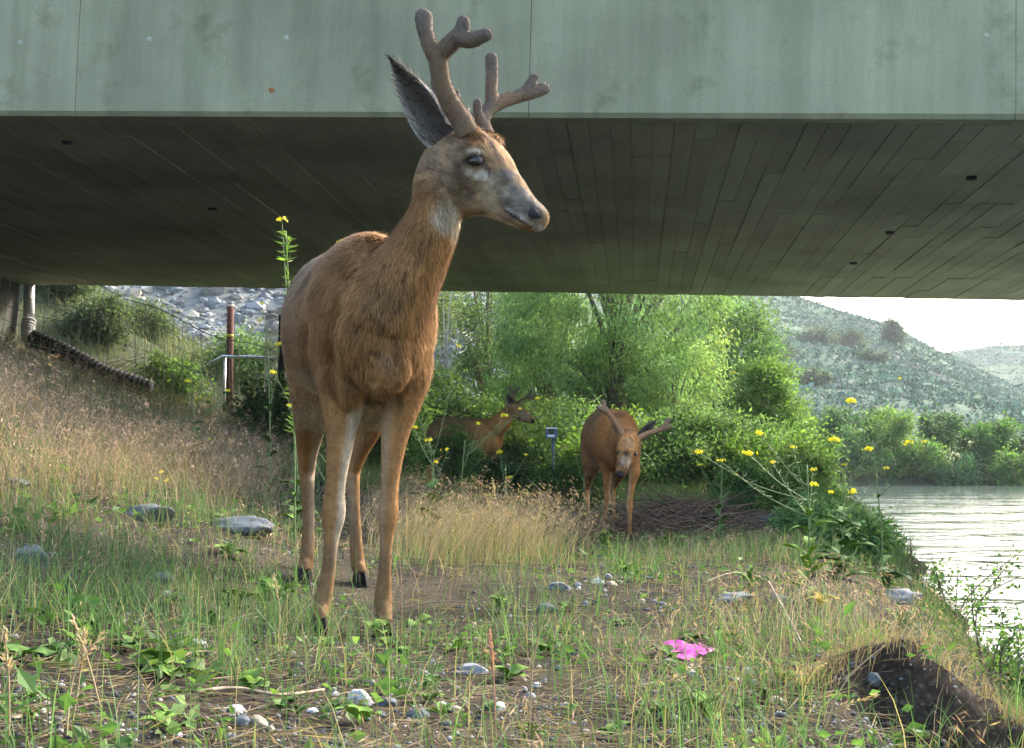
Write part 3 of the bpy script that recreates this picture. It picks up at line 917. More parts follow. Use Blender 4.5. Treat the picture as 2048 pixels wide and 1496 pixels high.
def make_deer(label, sp):
    feet = [l['hoof'] for l in sp['legs']]
    g = np.mean(feet, axis=0)
    root = thing('deer', label, 'deer', (g[0], g[1], g[2]), 'deer under the bridge')
    vx = sp['voxel']
    mb = MB()
    mb.add(*loft(sp['torso'], 5, 32))
    mb.add(*loft(sp['neck'], 5, 28))
    mb.add(*loft(sp['head'], 5, 28, 2.2))
    for b in sp.get('bulge', ()):
        mb.add(ICO[2][0] * np.asarray(b[1]) + np.asarray(b[0]), [ICO[2][1]])
    for l in sp['legs']:
        mb.add(*loft([(p, r[0], r[1], sp['lat']) for p, r in zip(l['pts'], l['rad'])], 5, 18))
    V, Nn, Q = fuse(mb, vx, 4)
    sel = np.clip((V[:, 2] - g[2] - 0.42 * sp['wither']) / 0.15, 0, 1)
    disp = 0.010 * fbm(V[:, 0] * 11 + V[:, 1] * 4, V[:, 2] * 7 + V[:, 1] * 7, 55, 2) * sel
    pre = BVHTree.FromPolygons([Vector(v) for v in V], [tuple(int(x) for x in q) for q in Q])
    for line, rad, dep in sp.get('grooves', ()):
        q = [pre.ray_cast(Vector((0, 0, CAM_Z)), (Vector(P(*x, sp['d'])) - Vector((0, 0, CAM_Z))).normalized())[0] for x in line]
        q = [np.array(x) for x in q if x is not None]
        for a_, b_ in zip(q[:-1], q[1:]):
            disp = disp - dep * np.exp(-(seg_dist(V, a_, b_)[0] / rad) ** 2)
    V = V + Nn * disp[:, None]
    bvh = BVHTree.FromPolygons([Vector(v) for v in V], [tuple(int(x) for x in q) for q in Q])
    co = Vector((0, 0, CAM_Z))
    def hit(px, py, d=None):
        t = Vector(P(px, py, sp['d'])) - co
        h, n, _, _ = bvh.ray_cast(co, t.normalized())
        return (np.array(h), np.array(n)) if h is not None else (P(px, py, sp['d']), np.array((0, -1.0, 0)))
    # --- coat colour, by where it is on the body
    lat, fwd, org = np.asarray(sp['lat']), np.asarray(sp['fwd']), np.asarray(sp['org'])
    tone = np.array(sp.get('tone', (1, 1, 1)))
    red, grey, pale, dark = (np.array(c) * tone for c in ((0.315, 0.168, 0.068), (0.14, 0.104, 0.066), (0.40, 0.34, 0.25), (0.08, 0.06, 0.045)))
    def coat(p, n):
        h = (p[:, 2] - g[2]) / sp['wither']
        c = np.repeat(red[None], len(p), 0)
        s = (org - p) @ fwd
        back = np.clip((h - 0.62) / 0.35, 0, 1) * np.clip((s - 0.10) / 0.25, 0, 1)
        c = c * (1 - 0.8 * back[:, None]) + grey * 0.8 * back[:, None]
        flank = np.clip((s - 0.18) / 0.2, 0, 1) * (h > 0.5)
        c = c * (1 - 0.35 * flank[:, None]) + grey * 0.35 * flank[:, None]
        belly = np.clip(-n[:, 2] - 0.35, 0, 0.6) / 0.6 * (h > 0.48) * (h < 0.75) * np.clip((s - 0.2) / 0.1, 0, 1)
        c = c * (1 - belly[:, None]) + pale * belly[:, None]
        # lighter insides of the legs, dun shanks
        for l in sp['legs']:
            dm = np.full(len(p), 9.0); md = np.zeros(len(p))
            for a, b in zip(l['pts'][1:-1], l['pts'][2:]):
                d, t = seg_dist(p, a, b)
                ab = np.asarray(a) + t[:, None] * (np.asarray(b) - np.asarray(a))
                x = ((p - ab) @ (lat * l['side'] * -1)) / (np.linalg.norm(p - ab, axis=1) + 1e-6) + 0.35 * l.get('pf', 0) * ((p - ab) @ fwd) / (np.linalg.norm(p - ab, axis=1) + 1e-6)
                near = d < dm
                md = np.where(near, x, md); dm = np.minimum(dm, d)
            k = np.clip((md - 0.12) / 0.45, 0, 1) * (dm < 0.09) * np.clip((0.60 - h) / 0.1, 0, 1) * np.clip((h - 0.10) / 0.12, 0, 1) * l.get('pale', 0.8)
            c = c * (1 - k[:, None]) + pale * 1.05 * k[:, None]
            lo = np.clip((l.get('dun', 0.25) - h) / 0.1, 0, 1) * (dm < 0.06) * 0.45
            c = c * (1 - lo[:, None]) + grey * lo[:, None]
        dh = np.min([seg_dist(p, a[0], b[0])[0] for a, b in zip(sp['head'][:-1], sp['head'][1:])], axis=0)
        k = np.clip((sp.get('headr', 0.125) * sp['scale'] - dh) / 0.05, 0, 1)[:, None]
        c = c * (1 - k) + np.array((0.185, 0.118, 0.06)) * tone * k
        for kind, pos, rad, colr, st in sp['_paint']:
            if kind == 'b': d = np.linalg.norm((p - pos) / np.asarray(rad), axis=1) if np.ndim(rad) else np.linalg.norm(p - pos, axis=1) / rad
            else: d = seg_dist(p, pos[0], pos[1])[0] / rad
            k = np.clip((1.0 - d) / 0.55, 0, 1)[:, None] * st
            c = c * (1 - k) + np.asarray(colr) * 0.66 * tone * k
        m = 1 + 0.42 * fbm(p[:, 0] * 34 + p[:, 1] * 20, p[:, 2] * 16, 77, 3)[:, None] + 0.9 * (dh < 0.11 * sp['scale'])[:, None] * fbm(p[:, 0] * 90 + p[:, 1] * 60, p[:, 2] * 75, 78, 2)[:, None]
        return np.clip(c * m, 0.004, 0.9)
    sp['_paint'] = []
    for kind, px, rad, colr, st in sp['paint']:
        if kind == 'b': sp['_paint'].append(('b', hit(*px)[0], rad, colr, st))
        elif kind == 'w': sp['_paint'].append(('b', np.asarray(px, float), rad, colr, st))
        else:
            q = [hit(*x)[0] for x in px]
            for a, b in zip(q[:-1], q[1:]): sp['_paint'].append(('c', (a, b), rad, colr, st))
    body = mk('body', V, [Q], M['fur'], root, coat(V, Nn))
    # --- short coat of hair following the lie of the fur
    nh = sp['hairs']
    tri = np.concatenate([Q[:, [0, 1, 2]], Q[:, [0, 2, 3]]])
    ar = np.linalg.norm(np.cross(V[tri[:, 1]] - V[tri[:, 0]], V[tri[:, 2]] - V[tri[:, 0]]), axis=1)
    cen = V[tri].mean(1); cn = Nn[tri].mean(1)
    facing = np.einsum('ij,ij->i', cn, np.array((0, 0, CAM_Z + 0.3)) - cen) / np.linalg.norm(cen, axis=1)
    ar = ar * np.where(facing > -0.35, 1.0, 0.12)
    pick = rng.choice(len(tri), nh, p=ar / ar.sum())
    w = rng.dirichlet((1, 1, 1), nh)
    p0 = np.einsum('ij,ijk->ik', w, V[tri[pick]]); n0 = np.einsum('ij,ijk->ik', w, Nn[tri[pick]])
    n0 /= np.linalg.norm(n0, axis=1, keepdims=True) + 1e-9
    dH = np.min([seg_dist(p0, a[0], b[0])[0] for a, b in zip(sp['head'][:-1], sp['head'][1:])], axis=0)
    dL = np.min([seg_dist(p0, a, b)[0] for l in sp['legs'] for a, b in zip(l['pts'][2:-1], l['pts'][3:])], axis=0)
    dN = np.min([seg_dist(p0, a[0], b[0])[0] for a, b in zip(sp['neck'][:-1], sp['neck'][1:])], axis=0)
    hd = np.asarray(sp['head'][0][0]) - np.asarray(sp['head'][-1][0]); hd /= np.linalg.norm(hd)
    flow = -fwd * 0.7 + np.array((0, 0, -0.75))
    flow = np.repeat(flow[None], nh, 0)
    sc_ = sp['scale']
    wN = np.clip((0.23 * sc_ - dN) / (0.10 * sc_), 0, 1); wH = np.clip((0.125 * sc_ - dH) / (0.05 * sc_), 0, 1); wL = np.clip((0.075 * sc_ - dL) / (0.035 * sc_), 0, 1)
    for wgt, dirn in ((wN, np.array((0, 0, -1.0)) - fwd * 0.15), (wH, hd), (wL, np.array((0, 0, -1.0)))):
        flow = flow * (1 - wgt[:, None]) + dirn * wgt[:, None]
    flow = flow + rng.normal(0, 0.2, (nh, 3))
    flow = flow - n0 * np.einsum('ij,ij->i', flow, n0)[:, None]
    flow /= np.linalg.norm(flow, axis=1, keepdims=True) + 1e-9
    ln = (0.014 + 0.008 * wN)
    ln = ln * (1 - wH) + 0.008 * wH
    ln = (ln * (1 - wL) + 0.007 * wL) * rng.uniform(0.6, 1.35, nh) * sp['scale']
    sm = np.maximum(wH, wL)
    lift = 0.30 - 0.1 * sm + rng.normal(0, 0.07, nh)
    sd = np.cross(flow, n0); hw = sp['hw'] * rng.uniform(0.6, 1.3, nh) * (1 - 0.3 * sm)
    tipp = p0 + (flow + n0 * lift[:, None]) * ln[:, None]
    HV = np.stack([p0 - sd * hw[:, None] - n0 * 0.001, p0 + sd * hw[:, None] - n0 * 0.001, tipp], 1).reshape(-1, 3)
    hc = coat(p0, n0) * np.clip(rng.normal(1.08, 0.32, (nh, 1)), 0.35, 2.1)
    tipc = np.where(rng.random((nh, 1)) < 0.25, hc * 0.55, hc * 1.12)
    HC = np.stack([hc, hc, tipc], 1).reshape(-1, 3)
    hair = mk('fur', HV, [np.arange(nh * 3).reshape(-1, 3)], M['hair'], root, np.clip(HC, 0.003, 0.9))
    hair.data.normals_split_custom_set_from_vertices([tuple(v) for v in np.repeat(n0 * 0.85 + flow * 0.15 + rng.normal(0, 0.16, n0.shape), 3, axis=0)])
    hair['kind'] = 'stuff'
    # --- eyes, nose, ears, antlers, hooves
    for px, r in sp['eyes']:
        h, n = hit(*px)
        mk('eye', ICO[2][0] * np.array((r, r, r * 0.82)) + h - n * r * 0.62, [ICO[2][1]], M['eye'], root)
    c, s, ax = sp['nose']
    ax = np.asarray(ax, float); ax /= np.linalg.norm(ax)
    q = np.array(Vector((1, 0, 0)).rotation_difference(Vector(ax)).to_matrix())
    nv, nf = ICO[3]
    nv = nv.copy(); nv[:, 2] *= 1 - 0.25 * (nv[:, 0] > 0) * nv[:, 0]
    mk('nose', (nv * np.asarray(s)) @ q.T + np.asarray(c), [nf], M['nose'], root)
    for px, r in sp.get('nostrils', ()):
        h, n = hit(*px)
        mk('nostril', ICO[2][0] * np.array((r, r, r * 0.7)) + h - n * r * 0.7, [ICO[2][1]], M['eye'], root)
    for e in sp['ears']: ear(*e[:4], root, *e[4:])
    for t in sp['antlers']: antler('antler', t, root, max(0.0035, vx * 0.6), sp.get('tint', (1, 1, 1)))
    for l in sp['legs']:
        hp = np.asarray(l['hoof']); f2 = np.array((fwd[0], fwd[1], 0)); f2 /= np.linalg.norm(f2)
        la = np.array((-f2[1], f2[0], 0)); sc = sp['scale']
        hoof = None
        for sgn in (-1, 1):          # two cloven toes
            Vh = []
            for z, k, of in ((0.0, 1.0, 0.0), (0.018, 0.92, -0.006), (0.045, 0.6, -0.018)):
                for fx, fy in ((0.055, 0.35), (0.03, 1.0), (-0.028, 1.0), (-0.036, 0.1), (-0.028, 0.02), (0.04, 0.05)):
                    Vh.append(hp + f2 * (fx * k + of) * sc + la * sgn * (0.003 + 0.021 * fy * k) * sc + np.array((0, 0, z * sc - 0.004)))
            Vh.append(hp + np.array((0, 0, -0.004)))
            qd = [(a + 6 * b, (a + 1) % 6 + 6 * b, (a + 1) % 6 + 6 * b + 6, a + 6 * b + 6) for b in range(2) for a in range(6)]
            tr = [(18, (a + 1) % 6, a) for a in range(6)] + [(12, 13, 14), (12, 14, 15), (12, 15, 16), (12, 16, 17)]
            if hoof is None: hoof = mk('hoof', Vh, [qd, tr], M['hoof'], root, smooth=False)
            else: mk('toe', Vh, [qd, tr], M['hoof'], hoof, smooth=False)
    return root

def vec2(ax): 
    n = math.hypot(*ax); return (ax[0] / n, ax[1] / n)

def leg_of(pts, rad, side, **kw):
    """Last point given is the fetlock; pastern and hoof are set onto the ground."""
    pts = [np.asarray(p, float) for p in pts]
    hoof = np.asarray(kw.pop('foot'), float)
    hoof[2] = float(H(hoof[0], hoof[1]))
    pas = hoof + np.array((0, 0, 0.045)) * kw.get('sc', 1) + (pts[-1] - hoof) * np.array((0.25, 0.25, 0))
    end = hoof + np.array((0, 0, 0.03)) * kw.get('sc', 1)
    rad = list(rad) + [(rad[-1][0] * 0.84, rad[-1][1] * 0.84), (rad[-1][0] * 0.9, rad[-1][1] * 1.0)]
    return dict(pts=pts + [pas, end], rad=rad, side=side, hoof=hoof, **kw)

# ---- the large buck close to the camera
A = np.array((0.229, -0.973, 0.0)); Lb = np.array((0.973, 0.229, 0.0)); C0 = np.array((-0.30, 3.10, 0.0))
def bs(s, z, l=0.0): return C0 - A * s + Lb * l + np.array((0, 0, z))
torso = [(bs(-0.02, 0.72), .05, .07, Lb), (bs(0.03, 0.725), .105, .125, Lb), (bs(0.10, 0.745), .134, .175, Lb), (bs(0.22, 0.775), .160, .215, Lb, .0),
         (bs(0.40, 0.785), .186, .212, Lb, -.05), (bs(0.58, 0.80), .20, .208, Lb, -.08), (bs(0.74, 0.83), .185, .20, Lb, -.05), (bs(0.88, 0.865), .165, .185, Lb),
         (bs(1.0, 0.88), .12, .14, Lb), (bs(1.07, 0.885), .05, .07, Lb)]
Ln = np.array((0.96, 0.05, 0.12))
neck = [(P(745, 700, 3.22), .10, .11, Ln), (P(760, 640, 3.21), .125, .15, Ln), (P(792, 575, 3.19), .101, .145, Ln), (P(828, 515, 3.17), .079, .12, Ln),
        (P(856, 462, 3.15), .067, .098, Ln), (P(874, 410, 3.14), .062, .086, Ln), (P(880, 355, 3.14), .064, .075, Ln), (P(890, 305, 3.14), .050, .06, Ln)]
hy = math.radians(24); Lh = np.array((math.sin(hy), math.cos(hy), 0.0))
def hs(up, lo, d, w, k=0.0):
    c = (P(*up, d) + P(*lo, d)) / 2
    return (c, w, np.linalg.norm(P(*up, d) - P(*lo, d)) / 2, Lh, k)
head = [hs((872, 288), (862, 332), 3.165, .03), hs((892, 262), (866, 382), 3.155, .056), hs((928, 262), (890, 415), 3.14, .067, .08), hs((962, 274), (922, 432), 3.12, .070, .16),
        hs((990, 298), (955, 438), 3.10, .064, .22), hs((1010, 330), (985, 442), 3.075, .049, .15), hs((1032, 362), (1015, 452), 3.05, .038, .05), hs((1054, 388), (1040, 460), 3.03, .033),
        hs((1073, 407), (1063, 465), 3.012, .032), hs((1084, 420), (1075, 463), 3.0, .026), hs((1088, 432), (1082, 456), 2.993, .012)]
legs = [
    leg_of([P(712, 640, 3.30), P(692, 730, 3.29), P(686, 800, 3.28), P(681, 875, 3.27), P(671, 970, 3.26), P(667, 1028, 3.255), P(663, 1075, 3.255), P(657, 1135, 3.25), P(646, 1203, 3.25)],
           [(.07, .10), (.068, .092), (.056, .064), (.036, .042), (.0245, .027), (.030, .032), (.0195, .022), (.0172, .020), (.022, .025)], -1, foot=P(641, 1262, 3.22), pale=1.0, pf=0.35),
    leg_of([P(812, 650, 3.32), P(812, 730, 3.31), P(803, 800, 3.30), P(789, 875, 3.29), P(780, 970, 3.28), P(776, 1028, 3.275), P(773, 1075, 3.275), P(770, 1135, 3.27), P(766, 1200, 3.27)],
           [(.06, .10), (.060, .09), (.052, .060), (.034, .040), (.0215, .026), (.0255, .030), (.017, .020), (.0155, .018), (.022, .025)], 1, foot=P(770, 1262, 3.235), pale=0.45, pf=-0.4),
    leg_of([bs(.86, .86, -.075), bs(.74, .70, -.095), bs(.80, .57, -.10), bs(.91, .47, -.10), bs(.975, .405, -.097), bs(.965, .345, -.095), bs(.955, .23, -.092), bs(.95, .115, -.098)],
           [(.10, .14), (.085, .13), (.055, .075), (.034, .042), (.026, .036), (.020, .026), (.0185, .022), (.022, .025)], -1, foot=bs(.92, 0, -.105), pale=0.75, pf=0.8, dun=0.36),
    leg_of([bs(.86, .86, .075), bs(.74, .70, .09), bs(.82, .57, .075), bs(.93, .47, .055), bs(1.0, .41, .045), bs(.995, .35, .045), bs(.985, .23, .05), bs(.975, .12, .058)],
           [(.10, .14), (.085, .13), (.055, .075), (.034, .042), (.026, .036), (.020, .026), (.0185, .022), (.022, .025)], 1, foot=bs(.945, 0, .065), pale=0.7, pf=0.8, dun=0.36)]
ra = [([P(938, 272, 3.085), P(922, 240, 3.08), P(900, 205, 3.065), P(883, 165, 3.05), P(876, 122, 3.035), P(860, 92, 3.03), P(851, 62, 3.03), P(848, 36, 3.035)], [.028, .0255, .0235, .022, .022, .0185, .0185, .022]),
      ([P(876, 135, 3.04), P(884, 108, 3.03), P(905, 84, 3.01), P(923, 64, 2.995), P(927, 45, 2.99)], [.018, .020, .021, .0185, .0165]),
      ([P(915, 76, 3.0), P(940, 80, 2.985), P(962, 73, 2.975), P(973, 69, 2.97)], [.0185, .019, .016, .015]),
      ([P(912, 225, 3.10), P(914, 205, 3.12), P(914, 184, 3.13)], [.010, .009, .0075])]
la = [([P(972, 272, 3.165), P(965, 243, 3.18), P(978, 218, 3.20), P(1005, 203, 3.23), P(1035, 193, 3.26), P(1062, 185, 3.28), P(1087, 177, 3.30)], [.022, .019, .0175, .017, .0165, .017, .0165]),
      ([P(984, 212, 3.205), P(983, 180, 3.22), P(984, 148, 3.23), P(983, 118, 3.23)], [.0165, .0155, .0155, .0165]),
      ([P(1045, 190, 3.265), P(1058, 172, 3.27), P(1069, 155, 3.275)], [.0145, .012, .0115]),
      ([P(962, 250, 3.165), P(956, 225, 3.16), P(955, 205, 3.155)], [.014, .0115, .0105])]
G_ = np.array
paint = [
    ('b', (893, 430), (.045, .06, .045), (0.74, 0.65, 0.49), 0.9), ('b', (914, 452), (.03, .05, .04), (0.62, 0.54, 0.40), 0.7),
    ('b', (905, 330), .085, (0.26, 0.19, 0.125), 0.6), ('b', (878, 300), .06, (0.28, 0.19, 0.11), 0.5), ('b', (900, 395), .05, (0.30, 0.21, 0.125), 0.5),
    ('b', (1000, 370), .05, (0.31, 0.26, 0.19), 0.6), ('b', (1030, 400), .05, (0.30, 0.26, 0.20), 0.8), ('b', (1062, 415), .042, (0.33, 0.30, 0.245), 0.85),
    ('b', (1018, 350), (.03, .04, .018), (0.17, 0.155, 0.145), 0.8), ('b', (1045, 385), (.02, .04, .016), (0.22, 0.20, 0.19), 0.6), ('b', (938, 294), (.045, .05, .018), (0.12, 0.075, 0.04), 0.8), ('b', (925, 345), (.018, .05, .045), (0.11, 0.08, 0.05), 0.75), ('b', (945, 390), (.016, .05, .022), (0.12, 0.085, 0.055), 0.75), ('b', (1000, 405), (.02, .05, .012), (0.14, 0.10, 0.07), 0.6), ('b', (972, 425), (.014, .05, .010), (0.13, 0.09, 0.06), 0.6), ('b', (985, 392), (.02, .05, .014), (0.42, 0.33, 0.2), 0.55), ('b', (962, 375), (.016, .05, .010), (0.40, 0.32, 0.20), 0.5),
    ('b', (1027, 380), .014, (0.13, 0.125, 0.12), 0.7),
    ('b', (965, 352), (.026, .04, .014), (0.66, 0.59, 0.47), 0.95), ('b', (952, 304), (.028, .04, .009), (0.56, 0.48, 0.36), 0.85), ('b', (938, 345), .012, (0.46, 0.41, 0.32), 0.5),
    ('b', (952, 322), (.036, .04, .023), (0.02, 0.017, 0.015), 1.0), ('c', [(968, 328), (977, 337), (978, 350)], .006, (0.05, 0.04, 0.035), 0.9),
    ('b', (960, 280), .03, (0.34, 0.17, 0.07), 0.9), ('c', [(968, 268), (985, 292), (1002, 322)], .011, (0.13, 0.085, 0.07), 0.75),
    ('b', (975, 405), .04, (0.34, 0.26, 0.16), 0.7), ('b', (985, 425), .03, (0.44, 0.34, 0.2), 0.5), ('b', (940, 415), .04, (0.30, 0.22, 0.13), 0.6),
    ('c', [(950, 432), (1000, 440), (1035, 455)], .012, (0.5, 0.43, 0.31), 0.75), ('b', (1062, 463), .013, (0.5, 0.43, 0.3), 0.8),
    ('c', [(1012, 422), (1026, 431), (1047, 443), (1068, 455)], .0048, (0.04, 0.035, 0.03), 0.9), ('c', [(1018, 420), (1045, 436), (1066, 449)], .0055, (0.52, 0.48, 0.4), 0.6),
    ('b', (1050, 424), .010, (0.05, 0.045, 0.04), 0.6), ('b', (1074, 426), (.024, .04, .022), (0.05, 0.048, 0.048), 0.85), ('b', (1078, 456), (.016, .04, .010), (0.55, 0.52, 0.47), 0.7),
    ('b', (760, 640), (.02, .06, .035), (0.10, 0.07, 0.045), 0.7), ('b', (790, 668), (.012, .06, .022), (0.09, 0.065, 0.045), 0.7), ('b', (752, 700), (.028, .06, .018), (0.12, 0.075, 0.045), 0.7),
    ('b', (742, 800), (.05, .08, .022), (0.10, 0.06, 0.035), 0.7), ('b', (783, 720), (.03, .06, .03), (0.30, 0.21, 0.14), 0.6), ('b', (770, 600), (.06, .08, .06), (0.30, 0.20, 0.11), 0.5),
    ('b', (705, 760), (.03, .05, .05), (0.24, 0.17, 0.11), 0.6), ('b', (800, 800), (.012, .05, .04), (0.12, 0.08, 0.05), 0.7), ('b', (812, 700), (.04, .06, .09), (0.40, 0.19, 0.075), 0.5),
    ('b', (700, 690), (.05, .06, .08), (0.37, 0.185, 0.075), 0.4), ('b', (845, 640), (.03, .06, .08), (0.42, 0.20, 0.08), 0.5),
    ('b', (640, 850), (.035, .2, .07), (0.52, 0.42, 0.28), 0.7), ('b', (725, 845), (.035, .2, .06), (0.48, 0.38, 0.25), 0.8)]
for k, (sx_, sy_) in enumerate([(760, 560), (812, 540), (840, 500), (800, 600), (830, 575), (775, 520), (735, 600), (862, 470), (720, 640), (838, 620)]):
    paint.append(('c', [(sx_, sy_), (sx_ - 6, sy_ + 16)], .008, (0.13, 0.085, 0.055), 0.6))
make_deer('large buck in velvet antlers standing close to the camera, head turned to the river', dict(
    torso=torso, neck=neck, head=head, legs=legs, lat=Lb, fwd=A, org=C0, wither=1.0, scale=1.0, voxel=0.0062, d=3.1, hairs=240000, hw=0.00125,
    grooves=[([(738, 640), (745, 700), (742, 760), (740, 800)], .016, .011), ([(800, 660), (792, 720), (785, 780)], .014, .009), ([(705, 540), (672, 620), (660, 700), (668, 780)], .022, .011), ([(905, 330), (920, 380), (912, 420)], .012, .007), ([(985, 352), (1010, 372), (1040, 400)], .010, .004), ([(800, 560), (770, 620), (762, 680)], .02, .006), ([(620, 560), (612, 650), (618, 740)], .03, .008)],
    bulge=[(P(948, 312, 3.06), (.026, .026, .020)), (P(985, 286, 3.13), (.018, .02, .018)), (P(700, 720, 3.22), (.06, .07, .12)), (P(812, 700, 3.26), (.052, .07, .11)), (bs(.03, .66), (.07, .05, .08)), (P(945, 275, 3.09), (.026, .026, .02))],
    eyes=[((951, 322), .019)], nose=(P(1072, 432, 3.005), (.021, .027, .0205), (0.85, -0.45, -0.25)),
    ears=[(P(872, 272, 3.12), P(776, 113, 3.17), (-0.88, -0.47, 0.1), .122), (P(935, 268, 3.24), P(864, 168, 3.33), (-0.2, 0.9, 0.1), .075, (0.16, 0.13, 0.10))],
    nostrils=[((1066, 427), .008)], antlers=[ra, la], paint=paint))

# ---- the second buck, walking towards the camera with its head low
A2 = np.array((0.05, -0.9987, 0.0)); L2 = np.array((0.9987, 0.05, 0.0)); C2 = np.array(P(1241, 900, 8.75)); C2[2] = 0
def b2(s, z, l=0.0): return C2 - A2 * s + L2 * l + np.array((0, 0, z))
D2 = 8.8
zt = float(H(0.7, 8.9))
t2 = [(b2(-.03, zt + .63), .05, .07, L2), (b2(.03, zt + .63), .11, .14, L2), (b2(.14, zt + .66), .152, .20, L2), (b2(.30, zt + .675), .168, .215, L2), (b2(.5, zt + .68), .178, .215, L2, -.08),
      (b2(.7, zt + .70), .172, .205, L2, -.04), (b2(.85, zt + .72), .165, .19, L2), (b2(.97, zt + .72), .11, .13, L2), (b2(1.03, zt + .72), .05, .06, L2)]
n2 = [(b2(.12, zt + .72, .01), .11, .14, L2), (P(1249, 888, 8.68), .088, .11, L2), (P(1255, 882, 8.54), .07, .085, L2), (P(1259, 880, 8.44), .056, .062, L2), (P(1259, 882, 8.38), .045, .045, L2)]
L2h = np.array((0.97, 0.22, 0.08))
def h2(px, py, d, w, h): return (P(px, py, d), w, h, L2h)
hd2 = [h2(1263, 866, 8.46, .03, .03), h2(1262, 874, 8.42, .052, .055), h2(1259, 886, 8.38, .066, .07), h2(1255, 903, 8.34, .070, .075), h2(1250, 918, 8.31, .050, .066), h2(1246, 930, 8.29, .038, .052),
       h2(1242, 941, 8.275, .034, .044), h2(1240, 948, 8.27, .027, .033), h2(1239, 953, 8.268, .012, .014)]
fl = [(.055, .09), (.05, .075), (.038, .046), (.026, .029), (.021, .023), (.025, .027), (.017, .018), (.0155, .017), (.018, .02)]
lg2 = [leg_of([b2(.20, zt + .66, -.09), b2(.20, zt + .56, -.085), P(1214, 945, 8.96), P(1214, 968, 8.97), P(1214, 985, 8.98), P(1215, 1000, 8.98), P(1212, 1012, 9.0), P(1210, 1028, 9.03), P(1208, 1042, 9.07)], fl, -1, foot=P(1208, 1056, 9.08), pale=0.6),
       leg_of([b2(.16, zt + .66, .10), b2(.15, zt + .56, .095), P(1268, 945, 8.80), P(1264, 968, 8.78), P(1261, 990, 8.76), P(1259, 1010, 8.75), P(1259, 1030, 8.74), P(1259, 1052, 8.73), P(1261, 1073, 8.73)], fl, 1, foot=P(1261, 1087, 8.70), pale=0.5, pf=-.3),
       leg_of([b2(.84, zt + .72, -.08), b2(.72, zt + .58, -.105), b2(.78, zt + .47, -.115), b2(.88, zt + .40, -.115), b2(.95, zt + .355, -.115), b2(.945, zt + .30, -.115), b2(.93, zt + .20, -.115), b2(.92, zt + .11, -.115)],
              [(.09, .13), (.078, .12), (.05, .07), (.03, .04), (.024, .034), (.018, .024), (.0165, .02), (.02, .023)], -1, foot=b2(.89, 0, -.115), pale=0.6, pf=.8),
       leg_of([b2(.84, zt + .72, .08), b2(.76, zt + .58, .10), b2(.84, zt + .47, .10), b2(.95, zt + .40, .09), b2(1.03, zt + .355, .08), b2(1.03, zt + .30, .08), b2(1.02, zt + .20, .08), b2(1.01, zt + .11, .08)],
              [(.09, .13), (.078, .12), (.05, .07), (.03, .04), (.024, .034), (.018, .024), (.0165, .02), (.02, .023)], 1, foot=b2(.98, 0, .08), pale=0.6, pf=.8)]
an2 = [[([P(1250, 876, 8.37), P(1240, 858, 8.40), P(1226, 838, 8.42), P(1214, 822, 8.42), P(1208, 812, 8.42), P(1207, 803, 8.42)], [.021, .019, .017, .0175, .016, .0155]),
        ([P(1214, 824, 8.42), P(1204, 819, 8.41), P(1197, 815, 8.40)], [.016, .0165, .0165])],
       [([P(1272, 880, 8.38), P(1288, 870, 8.41), P(1305, 864, 8.43), P(1322, 859, 8.44), P(1337, 854, 8.44)], [.021, .018, .0165, .017, .0165]),
        ([P(1322, 859, 8.44), P(1331, 848, 8.44), P(1338, 839, 8.44)], [.015, .015, .015])]]
pt2 = [('b', (1258, 885), .055, (0.36, 0.26, 0.16), 0.8), ('b', (1252, 906), (.03, .05, .026), (0.08, 0.065, 0.05), 0.9), ('b', (1247, 922), (.03, .05, .045), (0.36, 0.33, 0.28), 0.85),
       ('b', (1258, 925), (.022, .05, .05), (0.62, 0.56, 0.45), 0.8), ('b', (1240, 950), .034, (0.03, 0.028, 0.026), 0.95), ('b', (1271, 908), .022, (0.02, 0.018, 0.016), 0.9), ('b', (1235, 905), .022, (0.02, 0.018, 0.016), 0.9),
       ('b', (1262, 912), .016, (0.45, 0.4, 0.32), 0.5), ('b', (1240, 830), (.05, .6, .03), (0.09, 0.07, 0.055), 0.6)]
make_deer('smaller buck walking forward with lowered head beside the dead brush pile', dict(
    torso=t2, neck=n2, head=hd2, legs=lg2, lat=L2, fwd=A2, org=C2, wither=0.9, scale=0.95, voxel=0.0095, d=8.5, hairs=60000, hw=0.0017, tone=(1.15, 0.98, 0.80),
    headr=.085, tint=(1.9, 1.55, 1.2),
    eyes=[((1271, 907), .019), ((1236, 904), .019)], nose=(P(1240, 949, 8.25), (.022, .028, .022), (-0.05, -0.8, -0.6)),
    ears=[(P(1281, 874, 8.44), P(1312, 841, 8.52), (0.25, -0.8, -0.3), .075, (0.05, 0.042, 0.036), (0.12, 0.1, 0.08)), (P(1242, 870, 8.47), P(1226, 846, 8.66), (-0.25, -0.8, -0.3), .06, (0.12, 0.09, 0.065), (0.12, 0.1, 0.08))],
    antlers=an2, paint=pt2))

